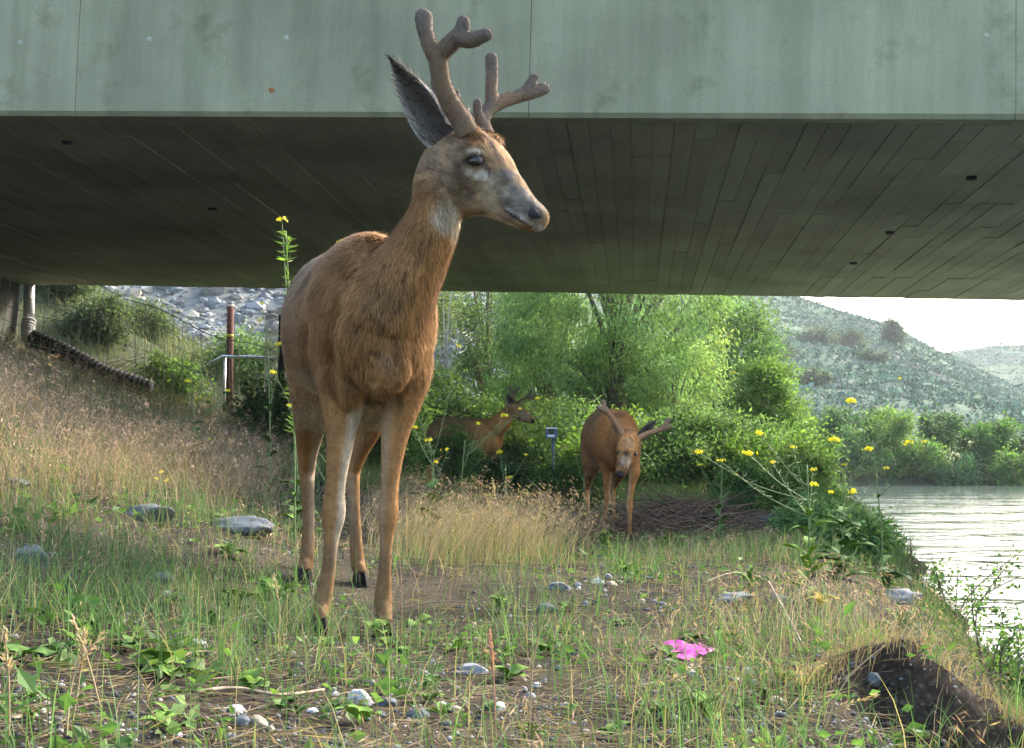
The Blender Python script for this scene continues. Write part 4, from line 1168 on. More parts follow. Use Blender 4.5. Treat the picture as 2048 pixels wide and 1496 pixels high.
# ---- the third, half hidden in the herbs, in profile
D3 = 14.0
A3 = np.array((0.72, -0.69, 0.0)); A3 /= np.linalg.norm(A3); L3 = np.array((-A3[1], A3[0], 0.0)); C3 = np.array(P(996, 860, 13.7)); C3[2] = 0
z3 = float(H(C3[0], C3[1] + 0.4)) 
z3 = P(960, 832, 14.0)[2] - 0.90
def b3(s, z, l=0.0): return C3 - A3 * s + L3 * l + np.array((0, 0, z))
t3 = [(b3(-.02, z3 + .62), .05, .07, L3), (b3(.04, z3 + .63), .10, .13, L3), (b3(.14, z3 + .66), .135, .185, L3), (b3(.30, z3 + .68), .155, .195, L3), (b3(.5, z3 + .69), .17, .19, L3),
      (b3(.7, z3 + .71), .16, .185, L3), (b3(.85, z3 + .72), .145, .17, L3), (b3(.96, z3 + .72), .10, .12, L3), (b3(1.02, z3 + .72), .05, .06, L3)]
n3 = [(b3(.12, z3 + .74), .09, .13, L3), (P(1000, 848, 13.68), .075, .11, L3), (P(1014, 830, 13.64), .06, .085, L3), (P(1024, 818, 13.62), .052, .07, L3), (P(1030, 812, 13.61), .045, .055, L3)]
L3h = np.array((0.35, 0.93, 0.0))
def h3(up, lo, d, w):
    return ((P(*up, d) + P(*lo, d)) / 2, w, np.linalg.norm(P(*up, d) - P(*lo, d)) / 2, L3h)
hd3 = [h3((1020, 811), (1018, 821), 13.63, .03), h3((1026, 806), (1023, 832), 13.62, .05), h3((1035, 808), (1032, 838), 13.6, .055), h3((1045, 815), (1042, 842), 13.58, .05), h3((1054, 825), (1051, 846), 13.56, .036),
       h3((1061, 833), (1059, 848), 13.55, .03), h3((1066, 838), (1065, 847), 13.54, .018)]
def leg3(s, l, side, hind=False, df=0.0):
    f = b3(s - df, 0, l); gz = float(H(f[0], f[1]))
    if hind:
        pts = [b3(s - .1, z3 + .72, l), b3(s - .2, z3 + .57, l), b3(s - .12, z3 + .46, l), b3(s, z3 + .39, l), b3(s + .05, z3 + .35, l), b3(s + .04, z3 + .29, l), b3(s + .02, (z3 + gz) / 2 + .2, l), b3(s, gz + .1, l)]
        rd = [(.09, .12), (.075, .11), (.048, .065), (.03, .04), (.024, .032), (.018, .024), (.0165, .02), (.02, .023)]
    else:
        pts = [b3(s, z3 + .64, l), b3(s, z3 + .54, l), b3(s, z3 + .45, l), b3(s - df * .4, z3 + .38, l), b3(s - df * .7, z3 + .31, l), b3(s - df * .8, (z3 + gz) / 2 + .24, l), b3(s - df, gz + .18, l), b3(s - df, gz + .1, l)]
        rd = [(.055, .09), (.05, .07), (.037, .045), (.026, .029), (.022, .024), (.025, .027), (.017, .018), (.018, .02)]
    return leg_of(pts, rd, side, foot=f, pale=0.4)
lg3 = [leg3(.16, -.07, -1, df=-.05), leg3(.12, .07, 1, df=.08), leg3(.9, -.08, -1, True), leg3(.84, .08, 1, True)]
an3 = [[([P(1030, 808, 13.6), P(1028, 796, 13.6), P(1024, 784, 13.6), P(1020, 774, 13.6)], [.02, .018, .017, .016]), ([P(1026, 790, 13.6), P(1033, 782, 13.59), P(1037, 776, 13.58)], [.015, .015, .015])],
       [([P(1036, 808, 13.66), P(1042, 800, 13.7), P(1052, 796, 13.73), P(1060, 788, 13.75), P(1062, 781, 13.76)], [.02, .018, .017, .017, .016]), ([P(1052, 796, 13.73), P(1064, 796, 13.75), P(1070, 793, 13.76)], [.015, .015, .015])]]
make_deer('dark young buck in profile half hidden by the green herbs at the back', dict(
    torso=t3, neck=n3, head=hd3, legs=lg3, lat=L3, fwd=A3, org=C3, wither=0.9, scale=0.95, voxel=0.012, d=13.6, hairs=18000, hw=0.003, tone=(1.3, 1.2, 1.0),
    eyes=[((1042, 822), .014)], nose=(P(1066, 843, 13.53), (.02, .026, .022), (0.8, -0.5, -0.3)),
    ears=[(P(1026, 810, 13.58), P(1013, 788, 13.55), (-0.4, -0.9, 0.1), .085, (0.06, 0.05, 0.042), (0.12, 0.1, 0.085))],
    antlers=an3, paint=[('b', (1050, 832), .06, (0.2, 0.17, 0.14), 0.6), ('b', (1066, 842), .03, (0.03, 0.03, 0.03), 0.9)]))

# ------------------------------------------------------------------ finding places on the ground
def G(px, py):
    """Where the line of sight through a photo pixel meets the ground."""
    ds = np.geomspace(1.2, 50, 900)
    a = P(px, py, 1.0); dx, dz = a[0], a[2] - CAM_Z
    z = CAM_Z + dz * ds - H(dx * ds, ds)
    k = np.argmax(z < 0) if (z < 0).any() else len(ds) - 1
    d = ds[k]
    return np.array((dx * d, d, float(H(dx * d, d))))

def on(px, d):
    x = (px - 1024.0) / F * d
    return np.array((x, d, float(H(x, d))))

ORD = ['first', 'second', 'third', 'fourth', 'fifth', 'sixth', 'seventh', 'eighth', 'ninth', 'tenth', 'eleventh', 'twelfth', 'thirteenth', 'fourteenth', 'fifteenth', 'sixteenth', 'seventeenth', 'eighteenth', 'nineteenth', 'twentieth']

# ------------------------------------------------------------------ pipes, fence and posts under the bridge end
def corrugated(path, r, pitch, amp, n=16):
    C = catmull(path, 24)
    s = np.concatenate([[0], np.cumsum(np.linalg.norm(np.diff(C, axis=0), axis=1))])
    k = np.arange(0, s[-1], pitch / 5)
    C = np.stack([np.interp(k, s, C[:, q]) for q in range(3)], 1)
    return tube(C, r + amp * np.sin(k / pitch * 2 * np.pi), n)

dp = thing('drainpipe', 'grey downspout with ribbed elbow on the abutment feeding a black corrugated pipe down the slope', 'drainpipe', on(55, 20.6))
mk('downspout', *tube([P(58, 560, 20.75), P(58, 655, 20.7)], [0.085, 0.085], 14), M['greypipe'], dp)
mk('elbow', *corrugated([P(58, 640, 20.68), P(56, 662, 20.6), P(62, 684, 20.45), P(76, 692, 20.3)], 0.10, 0.06, 0.012), M['greypipe'], dp)
pth = []
for px, py in ((66, 688), (110, 706), (160, 730), (215, 760), (270, 790), (305, 812)):
    d = 19.6
    q = P(px, py, d); q[2] = max(q[2], float(H(q[0], d)) + 0.10) if px > 120 else q[2]
    pth.append(q + np.array((0, -0.1, 0.07)))
mk('corrugated_pipe', *corrugated(pth, 0.135, 0.075, 0.014), M['blackpipe'], dp)
for px in (100, 190, 275):
    q = on(px, 19.6)
    mk('strap', *tube([q + np.array((-0.16, 0, -0.05)), q + np.array((-0.15, 0, 0.2)), q + np.array((0.0, 0, 0.29)), q + np.array((0.15, 0, 0.2)), q + np.array((0.16, 0, -0.05))], 0.012, 6), M['darkpost'], dp)

fence = thing('wire_fence', 'sagging wire mesh fence on dark posts running down the slope under the bridge', 'fence', on(300, 17.0))
fa, fb = -6.9, (562 - 1024) / F * 17.0
hs_, vs_ = MB(), MB()
fx = np.arange(fa, fb, 0.122)
def fence_pt(x, t, y=17.0, hgt=1.28):
    sag = 0.05 * math.sin(x * 2.1) + 0.03 * math.sin(x * 5.3)
    return np.array((x + 0.16 * t * math.sin(x * 0.9 + 1) * (1 if x < -5 else 0.3), y + 0.1 * math.sin(x * 1.3), float(H(x, y)) - 0.02 + (hgt + sag) * t))
for x in fx:
    vs_.add(*tube([fence_pt(x, t) for t in (0, .25, .5, .75, 1)], 0.0032, 4, False))
for t in (0.02, 0.14, 0.26, 0.40, 0.55, 0.70, 0.85, 1.0):
    hs_.add(*tube([fence_pt(x, t) for x in fx], 0.0034 if t < 1 else 0.006, 4, False))
tag(vs_.build('stay_wires', M['wire'], fence), kind='stuff'); tag(hs_.build('line_wires', M['wire'], fence), kind='stuff')
for x in (-6.6, fb):
    hgt = 1.74 if x == fb else 1.35
    mk('post', *tube([(x, 17.0, float(H(x, 17)) - 0.2), (x, 17.0, float(H(x, 17)) + hgt)], 0.045 if x == fb else 0.022, 10), M['darkpost'], fence)
# a taller, finer panel runs back from the corner post
fin = MB(); b0 = np.array((fb, 17.0)); b1 = np.array(((528 - 1024) / F * 19.2, 19.2))
for k in np.linspace(0, 1, 24):
    q = b0 * (1 - k) + b1 * k; z = float(H(q[0], q[1]))
    fin.add(*tube([(q[0], q[1], z), (q[0], q[1], z + 1.85)], 0.003, 4, False))
for t in np.linspace(0.05, 1.85, 26):
    fin.add(*tube([(b0[0] * (1 - k) + b1[0] * k, b0[1] * (1 - k) + b1[1] * k, float(H(b0[0] * (1 - k) + b1[0] * k, b0[1] * (1 - k) + b1[1] * k)) + t) for k in (0, .5, 1)], 0.0025, 4, False))
tag(fin.build('fine_mesh', M['wire'], fence), kind='stuff')

mp_ = thing('marker_post', 'rusty brown steel marker post with white and yellow bands behind the fence', 'post', on(458, 21.5))
q = on(458, 21.5); zt_ = P(458, 608, 21.5)[2]
mk('shaft', *tube([(q[0], 21.5, q[2] - 0.2), (q[0], 21.5, zt_)], 0.057, 12), M['rust'], mp_)
mk('white_band', *tube([(q[0], 21.5, zt_ - 0.045), (q[0], 21.5, zt_ - 0.015)], 0.060, 12), M['white'], mp_)
M['yellow'] = plain('yellow tape', (0.50, 0.45, 0.05), 0.6, 0.3, 30, 0.2)
zb = P(458, 672, 21.5)[2]
mk('yellow_band', *tube([(q[0], 21.5, zb - 0.02), (q[0], 21.5, zb + 0.025)], 0.060, 12), M['yellow'], mp_)
rl = thing('metal_rail', 'bright galvanised horizontal rail between the marker post and the corner post', 'rail', on(500, 21.0))
mk('bar', *tube([P(415, 730, 21.2), P(446, 713, 21.1), P(500, 714, 20.8), P(563, 718, 20.4)], 0.026, 10), M['steel'], rl)
for px, d in ((448, 21.1), (560, 20.4)):
    q = on(px, d); mk('leg', *tube([(q[0], d, q[2] - 0.1), (q[0], d, P(px, 715, d)[2])], 0.022, 8), M['steel'], rl)

cb = thing('camera_box', 'small blue grey box on a thin steel stake among the green herbs', 'box', on(1103, 12.2))
c = P(1103, 866, 12.2); hw_ = 0.05
V, f = box(c, (0.052, 0.03, 0.049)); hous = mk('housing', V, f, M['bluegrey'], cb, smooth=False)
V, f = box(c + np.array((-0.004, -0.033, 0.014)), (0.026, 0.004, 0.02)); mk('window', V, f, M['glass'], hous, smooth=False)
V, f = box(c + np.array((-0.004, -0.033, -0.026)), (0.030, 0.003, 0.008)); mk('sensor_strip', V, f, M['steel'], hous, smooth=False)
V, f = box(c + np.array((0, -0.031, 0.044)), (0.054, 0.004, 0.005)); mk('visor', V, f, M['white'], hous, smooth=False)
q = on(1106, 12.23); mk('stake', *tube([(q[0], 12.24, q[2] - 0.1), (q[0], 12.24, c[2] - 0.03)], 0.012, 8), M['bluegrey'], cb)

# ------------------------------------------------------------------ trees and shrubs
def clump_points(center, radii, K, r, shell=0.35):
    d = r.normal(size=(K, 3)); d /= np.linalg.norm(d, axis=1, keepdims=True)
    k = (shell + (1 - shell) * r.random(K) ** 0.6)[:, None]
    wob = 1 + 0.35 * fbm(d[:, 0] * 1.6 + center[0], d[:, 2] * 1.6 + d[:, 1], center[1], 3)[:, None]
    return center + d * k * wob * np.asarray(radii)

def foliage(cl, cr, n, ln, wd, col, droop, r, out=0.6, v=0.25):
    K = len(cl); cen = cl.mean(0)
    idx = np.repeat(np.arange(K), n)
    off = r.normal(size=(K * n, 3)) * np.array((0.6, 0.6, 0.5))
    pos = cl[idx] + off * cr[idx][:, None]
    o = pos - cen; o /= np.linalg.norm(o, axis=1, keepdims=True) + 1e-6
    d = o * out + r.normal(0, 0.6, (K * n, 3)) + np.array((0, 0, -droop))
    kc = np.clip(r.normal(1, 0.16, (K, 1)), 0.6, 1.4)                      # each spray has its own green
    warm = r.normal(0, 0.08, (K, 1))
    cc = np.asarray(col) * kc * (1 + warm * np.array((1.0, 0.1, -0.4)))
    c = cc[idx] * np.clip(r.normal(1, v, (K * n, 1)), 0.4, 1.8)
    return leaves(pos, d, ln * r.uniform(0.6, 1.3, K * n), wd * r.uniform(0.6, 1.3, K * n), np.clip(c, 0.004, 0.8))

def tree(name, label, base, center, radii, K, n, cr, ln, wd, col, droop=0.5, tr=0.12, limbs=18, seed=0, group=None, bark='bark', trunks=1, cat='tree', shell=0.35):
    r = np.random.default_rng(seed)
    base = np.asarray(base, float); center = np.asarray(center, float)
    root = thing(name, label, cat, base, group)
    cl = clump_points(center, radii, K, r, shell)
    cl[:, 2] = np.maximum(cl[:, 2], base[2] + 0.12)
    mb = MB()
    top = center + np.array((0, 0, radii[2] * 0.45))
    for k in range(trunks):
        o = r.normal(0, 0.25, 3) * np.array((1, 1, 0)) * np.array((radii[0], radii[1], 0)) * (trunks > 1)
        b = base + o * 0.25 + np.array((0, 0, -0.08)); t = top + o * 1.6
        path = catmull([b, b * 0.7 + t * 0.3 + r.normal(0, 0.05, 3) * radii[0], b * 0.35 + t * 0.65 + r.normal(0, 0.07, 3) * radii[0], t], 6)
        rr = tr * (1 - 0.8 * np.linspace(0, 1, len(path)))
        rr[0] *= 1.25
        mb.add(*tube(path, rr / math.sqrt(trunks), 8))
        for i in r.choice(K, max(2, limbs // trunks), replace=False):
            e = cl[i]; s0 = path[int(np.clip((e[2] - b[2]) / (t[2] - b[2] + 1e-6) * 0.55, 0.1, 0.85) * (len(path) - 1))]
            mid = (s0 + e) / 2 + np.array((0, 0, 0.12 * np.linalg.norm(e - s0)))
            q = catmull([s0, mid, e], 4)
            mb.add(*tube(q, np.linspace(tr * 0.32, tr * 0.05, len(q)) / math.sqrt(trunks), 5))
    mb.build('trunk' if trunks == 1 else 'stems', M[bark], root)
    crs = cr * r.uniform(0.7, 1.3, K)
    V, f, c = foliage(cl, crs, n, ln, wd, col, droop, r)
    mk('crown', V, f, M['leaf'], root, c, smooth=False)
    return root

WIL = (0.195, 0.31, 0.125); MIDG = (0.115, 0.20, 0.085); DKG = (0.07, 0.13, 0.055); OLV = (0.15, 0.205, 0.105)
tree('willow_tree', 'tall bright green willow filling the middle of the view beyond the bridge', on(1243, 24.0), P(1228, 560, 24.0), (2.05, 1.9, 3.0), 250, 210, 0.30, 0.10, 0.026, WIL, 0.8, 0.20, 46, 1)
tree('willow_tree', 'second bright willow crown between the tall willow and the grey green tree', on(1095, 25.5), P(1090, 700, 25.5), (1.15, 1.2, 1.7), 120, 190, 0.28, 0.10, 0.026, WIL, 0.8, 0.12, 26, 8)
tree('willow_tree', 'lower bright green willow limb clump right of the tall willow', on(1345, 22.6), P(1345, 770, 22.6), (0.85, 0.9, 0.85), 46, 190, 0.24, 0.09, 0.024, WIL, 0.8, 0.07, 16, 2)
tree('poplar_tree', 'darker leafy tree standing between the willow and the river', on(1465, 29.0), P(1460, 730, 29.0), (1.25, 1.3, 1.75), 110, 170, 0.32, 0.11, 0.04, MIDG, 0.4, 0.12, 24, 3)
tree('poplar_tree', 'rounded mid green tree at the water side of the tree group', on(1535, 27.0), P(1530, 815, 27.0), (0.62, 0.8, 0.95), 60, 170, 0.24, 0.10, 0.036, (0.10, 0.18, 0.05), 0.4, 0.08, 16, 4)
tree('locust_tree', 'grey green airy tree directly right of the large buck', on(965, 27.0), P(975, 640, 27.0), (0.95, 1.2, 2.2), 90, 150, 0.28, 0.075, 0.035, (0.11, 0.17, 0.065), 0.3, 0.10, 24, 5)
tree('locust_tree', 'thin olive tree behind the large buck and its neck', on(850, 25.0), P(845, 660, 25.0), (0.75, 1.0, 1.7), 60, 150, 0.28, 0.075, 0.035, OLV, 0.3, 0.09, 18, 6)
tree('dead_sapling', 'bleached bare sapling with crooked pale stem right of the large buck', on(885, 23.5), P(905, 620, 23.5), (0.35, 0.3, 1.6), 10, 14, 0.12, 0.07, 0.03, OLV, 0.3, 0.035, 9, 7, bark='palebark')
mid = [
    (1130, 21.0, 900, 0.95, 0.75, WIL, 'light green bush at the foot of the willow trunk'),
    (1015, 20.5, 880, 0.70, 0.70, (0.13, 0.21, 0.055), 'feathery green bush behind the profile deer head'),
    (1260, 19.5, 900, 0.95, 0.62, (0.12, 0.21, 0.05), 'dense green bush behind the walking buck'),
    (1390, 19.2, 900, 0.9, 0.62, MIDG, 'bushy green shrub right of the walking buck'),
    (1480, 19.5, 900, 0.85, 0.60, MIDG, 'dark green shrub in front of the poplar'),
    (1560, 22.0, 910, 0.90, 0.60, (0.10, 0.18, 0.05), 'green shrub at the tip of the near bank'),
    (890, 20.0, 850, 0.80, 0.85, (0.09, 0.16, 0.05), 'tall green bush between the large buck and the profile deer'),
    (800, 18.6, 870, 0.60, 0.70, (0.09, 0.17, 0.06), 'green bush seen behind the front legs of the large buck'),
    (700, 18.6, 850, 0.65, 0.75, (0.10, 0.17, 0.06), 'green bush hidden behind the chest of the large buck'),
    (1190, 18.6, 945, 0.6, 0.42, (0.13, 0.23, 0.05), 'low bright leafy bush between the camera box and the walking buck'),
    (1330, 18.4, 940, 0.8, 0.48, MIDG, 'low dark green bush right behind the walking buck'),
    (1440, 18.6, 935, 0.75, 0.5, (0.10, 0.19, 0.05), 'low rounded bush above the dead brush pile'),
    (1545, 18.5, 945, 0.75, 0.45, (0.11, 0.20, 0.05), 'low green bush above the dark boulders'),
    (1600, 17.0, 985, 0.45, 0.34, MIDG, 'waterside bush near the far end of the bank'),
    (1030, 11.6, 965, 0.34, 0.28, (0.05, 0.10, 0.035), 'dark broad-leaved herb clump in front of the profile deer'),
    (1130, 11.2, 985, 0.36, 0.26, (0.06, 0.12, 0.03), 'dark herb clump below the camera box'),
    (900, 12.8, 920, 0.34, 0.30, (0.10, 0.18, 0.05), 'herb clump hiding the hind legs of the profile deer'),
    (1585, 11.5, 1030, 0.26, 0.26, (0.14, 0.24, 0.06), 'light green sapling bush leaning over the water'),
    (1640, 10.5, 1060, 0.2, 0.18, (0.15, 0.25, 0.07), 'feathery pale green bush at the water edge'),
    (1575, 13.0, 1000, 0.34, 0.26, (0.11, 0.21, 0.07), 'small leafy bush at the top of the riprap'),
    (1625, 8.4, 1080, 0.17, 0.15, (0.13, 0.24, 0.08), 'pale leafy bush just beyond the charred stub'),
    (1665, 7.4, 1110, 0.15, 0.13, (0.12, 0.22, 0.07), 'leafy bush right of the charred stub at the water edge'),
    (1715, 6.6, 1150, 0.14, 0.11, (0.13, 0.23, 0.08), 'light leafy bush on the bank edge before the bright water'),
    (1500, 12.5, 985, 0.40, 0.28, (0.10, 0.20, 0.065), 'leafy bush behind the riprap and brush pile'),
    (480, 24.0, 760, 0.9, 0.6, (0.12, 0.19, 0.07), 'bush behind the marker post'),
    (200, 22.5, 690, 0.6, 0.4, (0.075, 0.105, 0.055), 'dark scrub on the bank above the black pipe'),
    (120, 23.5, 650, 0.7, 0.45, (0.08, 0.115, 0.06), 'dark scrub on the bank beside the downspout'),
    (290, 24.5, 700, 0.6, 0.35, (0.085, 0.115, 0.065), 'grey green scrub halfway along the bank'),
    (330, 20.8, 770, 0.5, 0.4, (0.10, 0.16, 0.05), 'bush at the lower end of the black pipe'),
    (560, 15.0, 860, 0.5, 0.5, (0.08, 0.14, 0.05), 'bush at the foot of the corner post'),
]
for k, (px, d, py, rx, rz, col, lab) in enumerate(mid):
    b = on(px, d); c = P(px, py, d); c[2] = max(c[2], b[2] + rz * 0.75)
    big = d > 13
    K = int(34 + 40 * rx)
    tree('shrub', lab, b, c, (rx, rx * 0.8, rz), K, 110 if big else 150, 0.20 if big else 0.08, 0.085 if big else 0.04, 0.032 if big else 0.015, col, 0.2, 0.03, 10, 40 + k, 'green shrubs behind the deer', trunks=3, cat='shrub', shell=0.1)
# far shore
xs_ = [1560, 1612, 1668, 1700, 1752, 1790, 1838, 1880, 1915, 1950, 1992, 2030, 2075, 2120]
for k, px in enumerate(xs_[::-1]):
    d = 60.0 + 1.5 * math.sin(k * 2.3); b = on(px, d)
    w_ = 0.75 + 0.35 * random.random(); h_ = (0.85 + 0.5 * random.random()) * (1.25 if px < 1800 else 1.0)
    col = [MIDG, (0.075, 0.15, 0.045), (0.13, 0.22, 0.06), DKG][(k * 3 + k // 4) % 4]
    tone = ['mid green', 'deep green', 'light green', 'dark green'][(k * 3 + k // 4) % 4]
    tree('shrub', f'{tone} shrub on the far shore, {ORD[k]} from the picture\'s far end', b, b + np.array((0, 0, h_ * 0.9)), (w_ * 1.15, 1.0, h_), 44, 75, 0.32, 0.17, 0.09, col, 0.2, 0.05, 8, 80 + k, 'shrubs along the far shore', trunks=3, cat='shrub', shell=0.1)
u = (1790 - 1024) / F
yy = next(t for t in np.arange(345.0, 200.0, -2.0) if (float(z_hill1(np.array(u * t), np.array(t))) - CAM_Z) / t < (920 - 692) / F); zz = float(z_hill1(np.array(u * yy), np.array(yy)))
tree('juniper_tree', 'lone dark juniper near the crest of the steep hill', (u * yy, yy, zz), (u * yy, yy, zz + 2.8), (1.7, 1.5, 2.8), 40, 60, 0.8, 0.5, 0.35, (0.045, 0.07, 0.04), 0, 0.3, 6, 120)
for k, (px, yy, s, lab) in enumerate([(1560, 210, 2.2, 'dark bush patch in the upper gully of the steep hill'), (1640, 230, 2.6, 'dark scrub below the rock band on the steep hill'), (1700, 250, 2.6, 'dark scrub in the middle of the steep hill'), (1620, 170, 1.8, 'dark scrub low on the steep hill above the shore'), (1745, 215, 1.6, 'small dark bush on the right flank of the steep hill')]):
    x = (px - 1024) / F * yy; zz = float(z_hill1(np.array(x), np.array(float(yy))))
    tree('shrub', lab, (x, yy, zz), (x, yy, zz + s * 0.5), (s * 1.5, s, s * 0.7), 40, 50, s * 0.3, 0.45, 0.3, (0.055, 0.085, 0.06), 0, 0.1, 6, 140 + k, 'scrub on the steep hill', trunks=2, cat='shrub', shell=0.1)
q = on(1967, 104.0)
pp = thing('marker_post', 'tiny dark post on the flat meadow beyond the far shore', 'post', q)
mk('shaft', *tube([q - np.array((0, 0, .2)), q + np.array((0, 0, 1.5))], 0.06, 8), M['darkpost'], pp); mk('cap', *box(q + np.array((0, 0, 1.53)), (.09, .09, .03)), M['darkpost'], pp, smooth=False)

# ------------------------------------------------------------------ dead brush, sticks, boulders
def twig_heap(name, label, px0, px1, py, spread, n, d, hgt, col, ln, seed):
    r = np.random.default_rng(seed)
    mb = MB()
    for _ in range(n):
        px = r.uniform(px0, px1); dd = d + r.normal(0, spread)
        b = on(px, dd); k = 1 - abs((px - (px0 + px1) / 2) / ((px1 - px0) / 2)) ** 2
        b[2] += r.random() * hgt * k
        a = r.normal(0, 0.7) + (math.pi if r.random() < .5 else 0)
        l = ln * r.uniform(0.4, 1.3)
        t = np.array((math.cos(a), math.sin(a) * 1.1, r.normal(0, 0.22)))
        mdp = b + t * l * .5 + r.normal(0, 0.03, 3) + np.array((0, 0, 0.03)); e = b + t * l
        e[2] = max(e[2], float(H(e[0], e[1])) + 0.01)
        V, f = tube([b, mdp, e], [0.006, 0.0045, 0.002], 4, False)
        mb.add(V, f, np.asarray(col) * r.uniform(0.5, 1.35))
    return tag(mb.build(name, M['dry']), label, kind='stuff')
twig_heap('brush_pile', 'heap of dead brown twigs beside the walking buck', 1255, 1475, 1020, 0.55, 750, 9.9, 0.16, (0.20, 0.14, 0.10), 0.42, 1)
twig_heap('twig_litter', 'brown twig litter around the hooves of the walking buck', 1040, 1330, 1040, 0.5, 420, 9.3, 0.03, (0.16, 0.10, 0.065), 0.4, 2)
twig_heap('twig_litter', 'tangle of grey dead stems on the slope below the downspout', 150, 290, 740, 0.25, 160, 20.6, 0.35, (0.25, 0.21, 0.17), 0.9, 3)

def stick(label, pts, r0, r1, mat='stick', name='stick'):
    C = catmull(pts, 5)
    V, f = tube(C, np.linspace(r0, r1, len(C)) * (1.0 if mat == 'darkwood' else 0.55) * (1 + 0.12 * np.sin(np.arange(len(C)) * 2.3)), 8)
    o = mk(name, V - C[0], f, M[mat]); o.location = C[0]
    return tag(o, label, 'stick')
def gl(px, py, up=0.01): return G(px, py) + np.array((0, 0, up))
stick('long thin grey stick lying across the soil left of the white cobble', [gl(385, 1400), gl(470, 1396, .014), gl(560, 1402), gl(648, 1392)], .006, .004)
stick('slanting dry stick lying in the grass behind the dark earth step', [gl(1538, 1232, .09), gl(1570, 1262, .05), gl(1608, 1304)], .006, .004)
stick('dry stick lying on the gravel beyond the magenta scrap', [gl(1520, 1160), gl(1465, 1165, .03), gl(1410, 1172)], .006, .003)
stick('short broken stick on the soil in front of the large buck', [gl(800, 1225), gl(880, 1218, .02), gl(985, 1214)], .004, .002)
stick('thin twig lying below the broad leaves at the lower left', [gl(330, 1345), gl(385, 1328, .02), gl(430, 1318)], .004, .003)
b = on(1658, 6.6)
stick('dark charred branch stub standing up beside the river', [b - np.array((0, 0, .05)), P(1660, 1112, 6.6), P(1668, 1080, 6.6), P(1676, 1057, 6.6)], .03, .012, 'darkwood', 'branch_stub')

ROCKS = [mesh_data('rock', *(lambda v: (v[0], [v[1]]))(rock_shape(3, 300 + k, 0.22, 5))) for k in range(7)]
SLABS = [mesh_data('slab', *(lambda v: (v[0], [v[1]]))(rock_shape(3, 330 + k, 0.3, 9)), smooth=True) for k in range(4)]
def stone(label, pos, w, col, flat=0.6, name='stone', group=None, slab=False, sink=0.35, cat='stone', rz=None, tilt=0.15):
    src = random.choice(SLABS if slab else ROCKS)
    me = src.copy() if not src.materials else src
    key = (src.name, col)
    if key not in stone.cache:
        m2 = src.copy(); m2.materials.clear(); m2.materials.append(STONE[col]); stone.cache[key] = m2
    o = link(name, stone.cache[key], None)
    asp = random.uniform(0.65, 0.95)
    o.scale = (w / 2, w / 2 * asp, w / 2 * flat)
    o.location = (pos[0], pos[1], pos[2] + w / 2 * flat * (1 - 2 * sink))
    o.rotation_euler = (random.uniform(-tilt, tilt), random.uniform(-tilt, tilt), random.uniform(-0.5, 0.5) if rz is None else rz)
    return tag(o, label, cat, group)
stone.cache = {}
def wpx(px, p): return px * p[1] / F
big = [
    (720, 1408, 62, 'white', .72, 'large round white cobble at the bottom edge'), (775, 1412, 48, 'blue grey', .55, 'blue grey cobble touching the large white cobble'),
    (990, 1420, 44, 'white', .62, 'pale oval cobble right of the white cobble'), (945, 1345, 74, 'grey', .38, 'flat grey stone half buried in the soil'),
    (838, 1438, 50, 'blue grey', .6, 'blue grey stone at the bottom edge below the flat stone'), (515, 1455, 46, 'tan', .7, 'tan wedge stone at the bottom edge'),
    (478, 1452, 46, 'blue grey', .7, 'blue grey stone left of the tan wedge stone'), (472, 1424, 44, 'grey', .5, 'grey stone at the end of the long thin stick'),
    (122, 1336, 26, 'white', .7, 'small white pebble under the lower left leaves'), (388, 1292, 66, 'grey', .35, 'flat grey stone under the broad leaves'),
    (334, 1192, 22, 'white', .7, 'white pebble near the flat slab on the slope'), (1378, 1348, 26, 'white', .7, 'white pebble below the magenta scrap'),
    (1195, 1168, 32, 'white', .5, 'white flat pebble on the gravel behind the scrap'), (1224, 1172, 24, 'tan', .6, 'tan pebble on the gravel behind the scrap'),
    (1118, 1178, 56, 'blue grey', .4, 'dark blue grey stone at the edge of the gravel patch'), (1092, 1222, 40, 'blue grey', .6, 'blue stone among grass right of the dry tuft'),
    (1495, 1350, 32, 'white', .6, 'pale pebble in front of the dark earth step'), (1552, 1408, 34, 'tan', .65, 'tan pebble at the foot of the dark earth step'),
    (1350, 1442, 24, 'tan', .7, 'tan pebble at the bottom edge below the weeds'), (1748, 1372, 30, 'blue grey', 1.0, 'upright blue grey stone in the face of the earth step'),
    (1075, 1375, 22, 'white', .7, 'round white pebble beside the reddish stalk'), (1062, 1398, 24, 'grey', .7, 'grey pebble beside the reddish stalk'),
    (70, 1400, 26, 'tan', .6, 'tan pebble near the lower left corner'), (30, 1440, 30, 'tan', .5, 'yellowish stone in the lower left corner'), (112, 1448, 30, 'dark', .7, 'dark round pebble near the lower left corner'),
    (885, 1415, 26, 'white', .6, 'white pebble between the two cobbles'), (910, 1425, 34, 'tan', .5, 'sandy flat pebble at the bottom centre'), (625, 1425, 26, 'white', .5, 'small white pebble at the tip of the long stick')]
for px, py, w, col, fl_, lab in big:
    p = G(px, py); stone(lab, p, wpx(w, p), col, fl_)
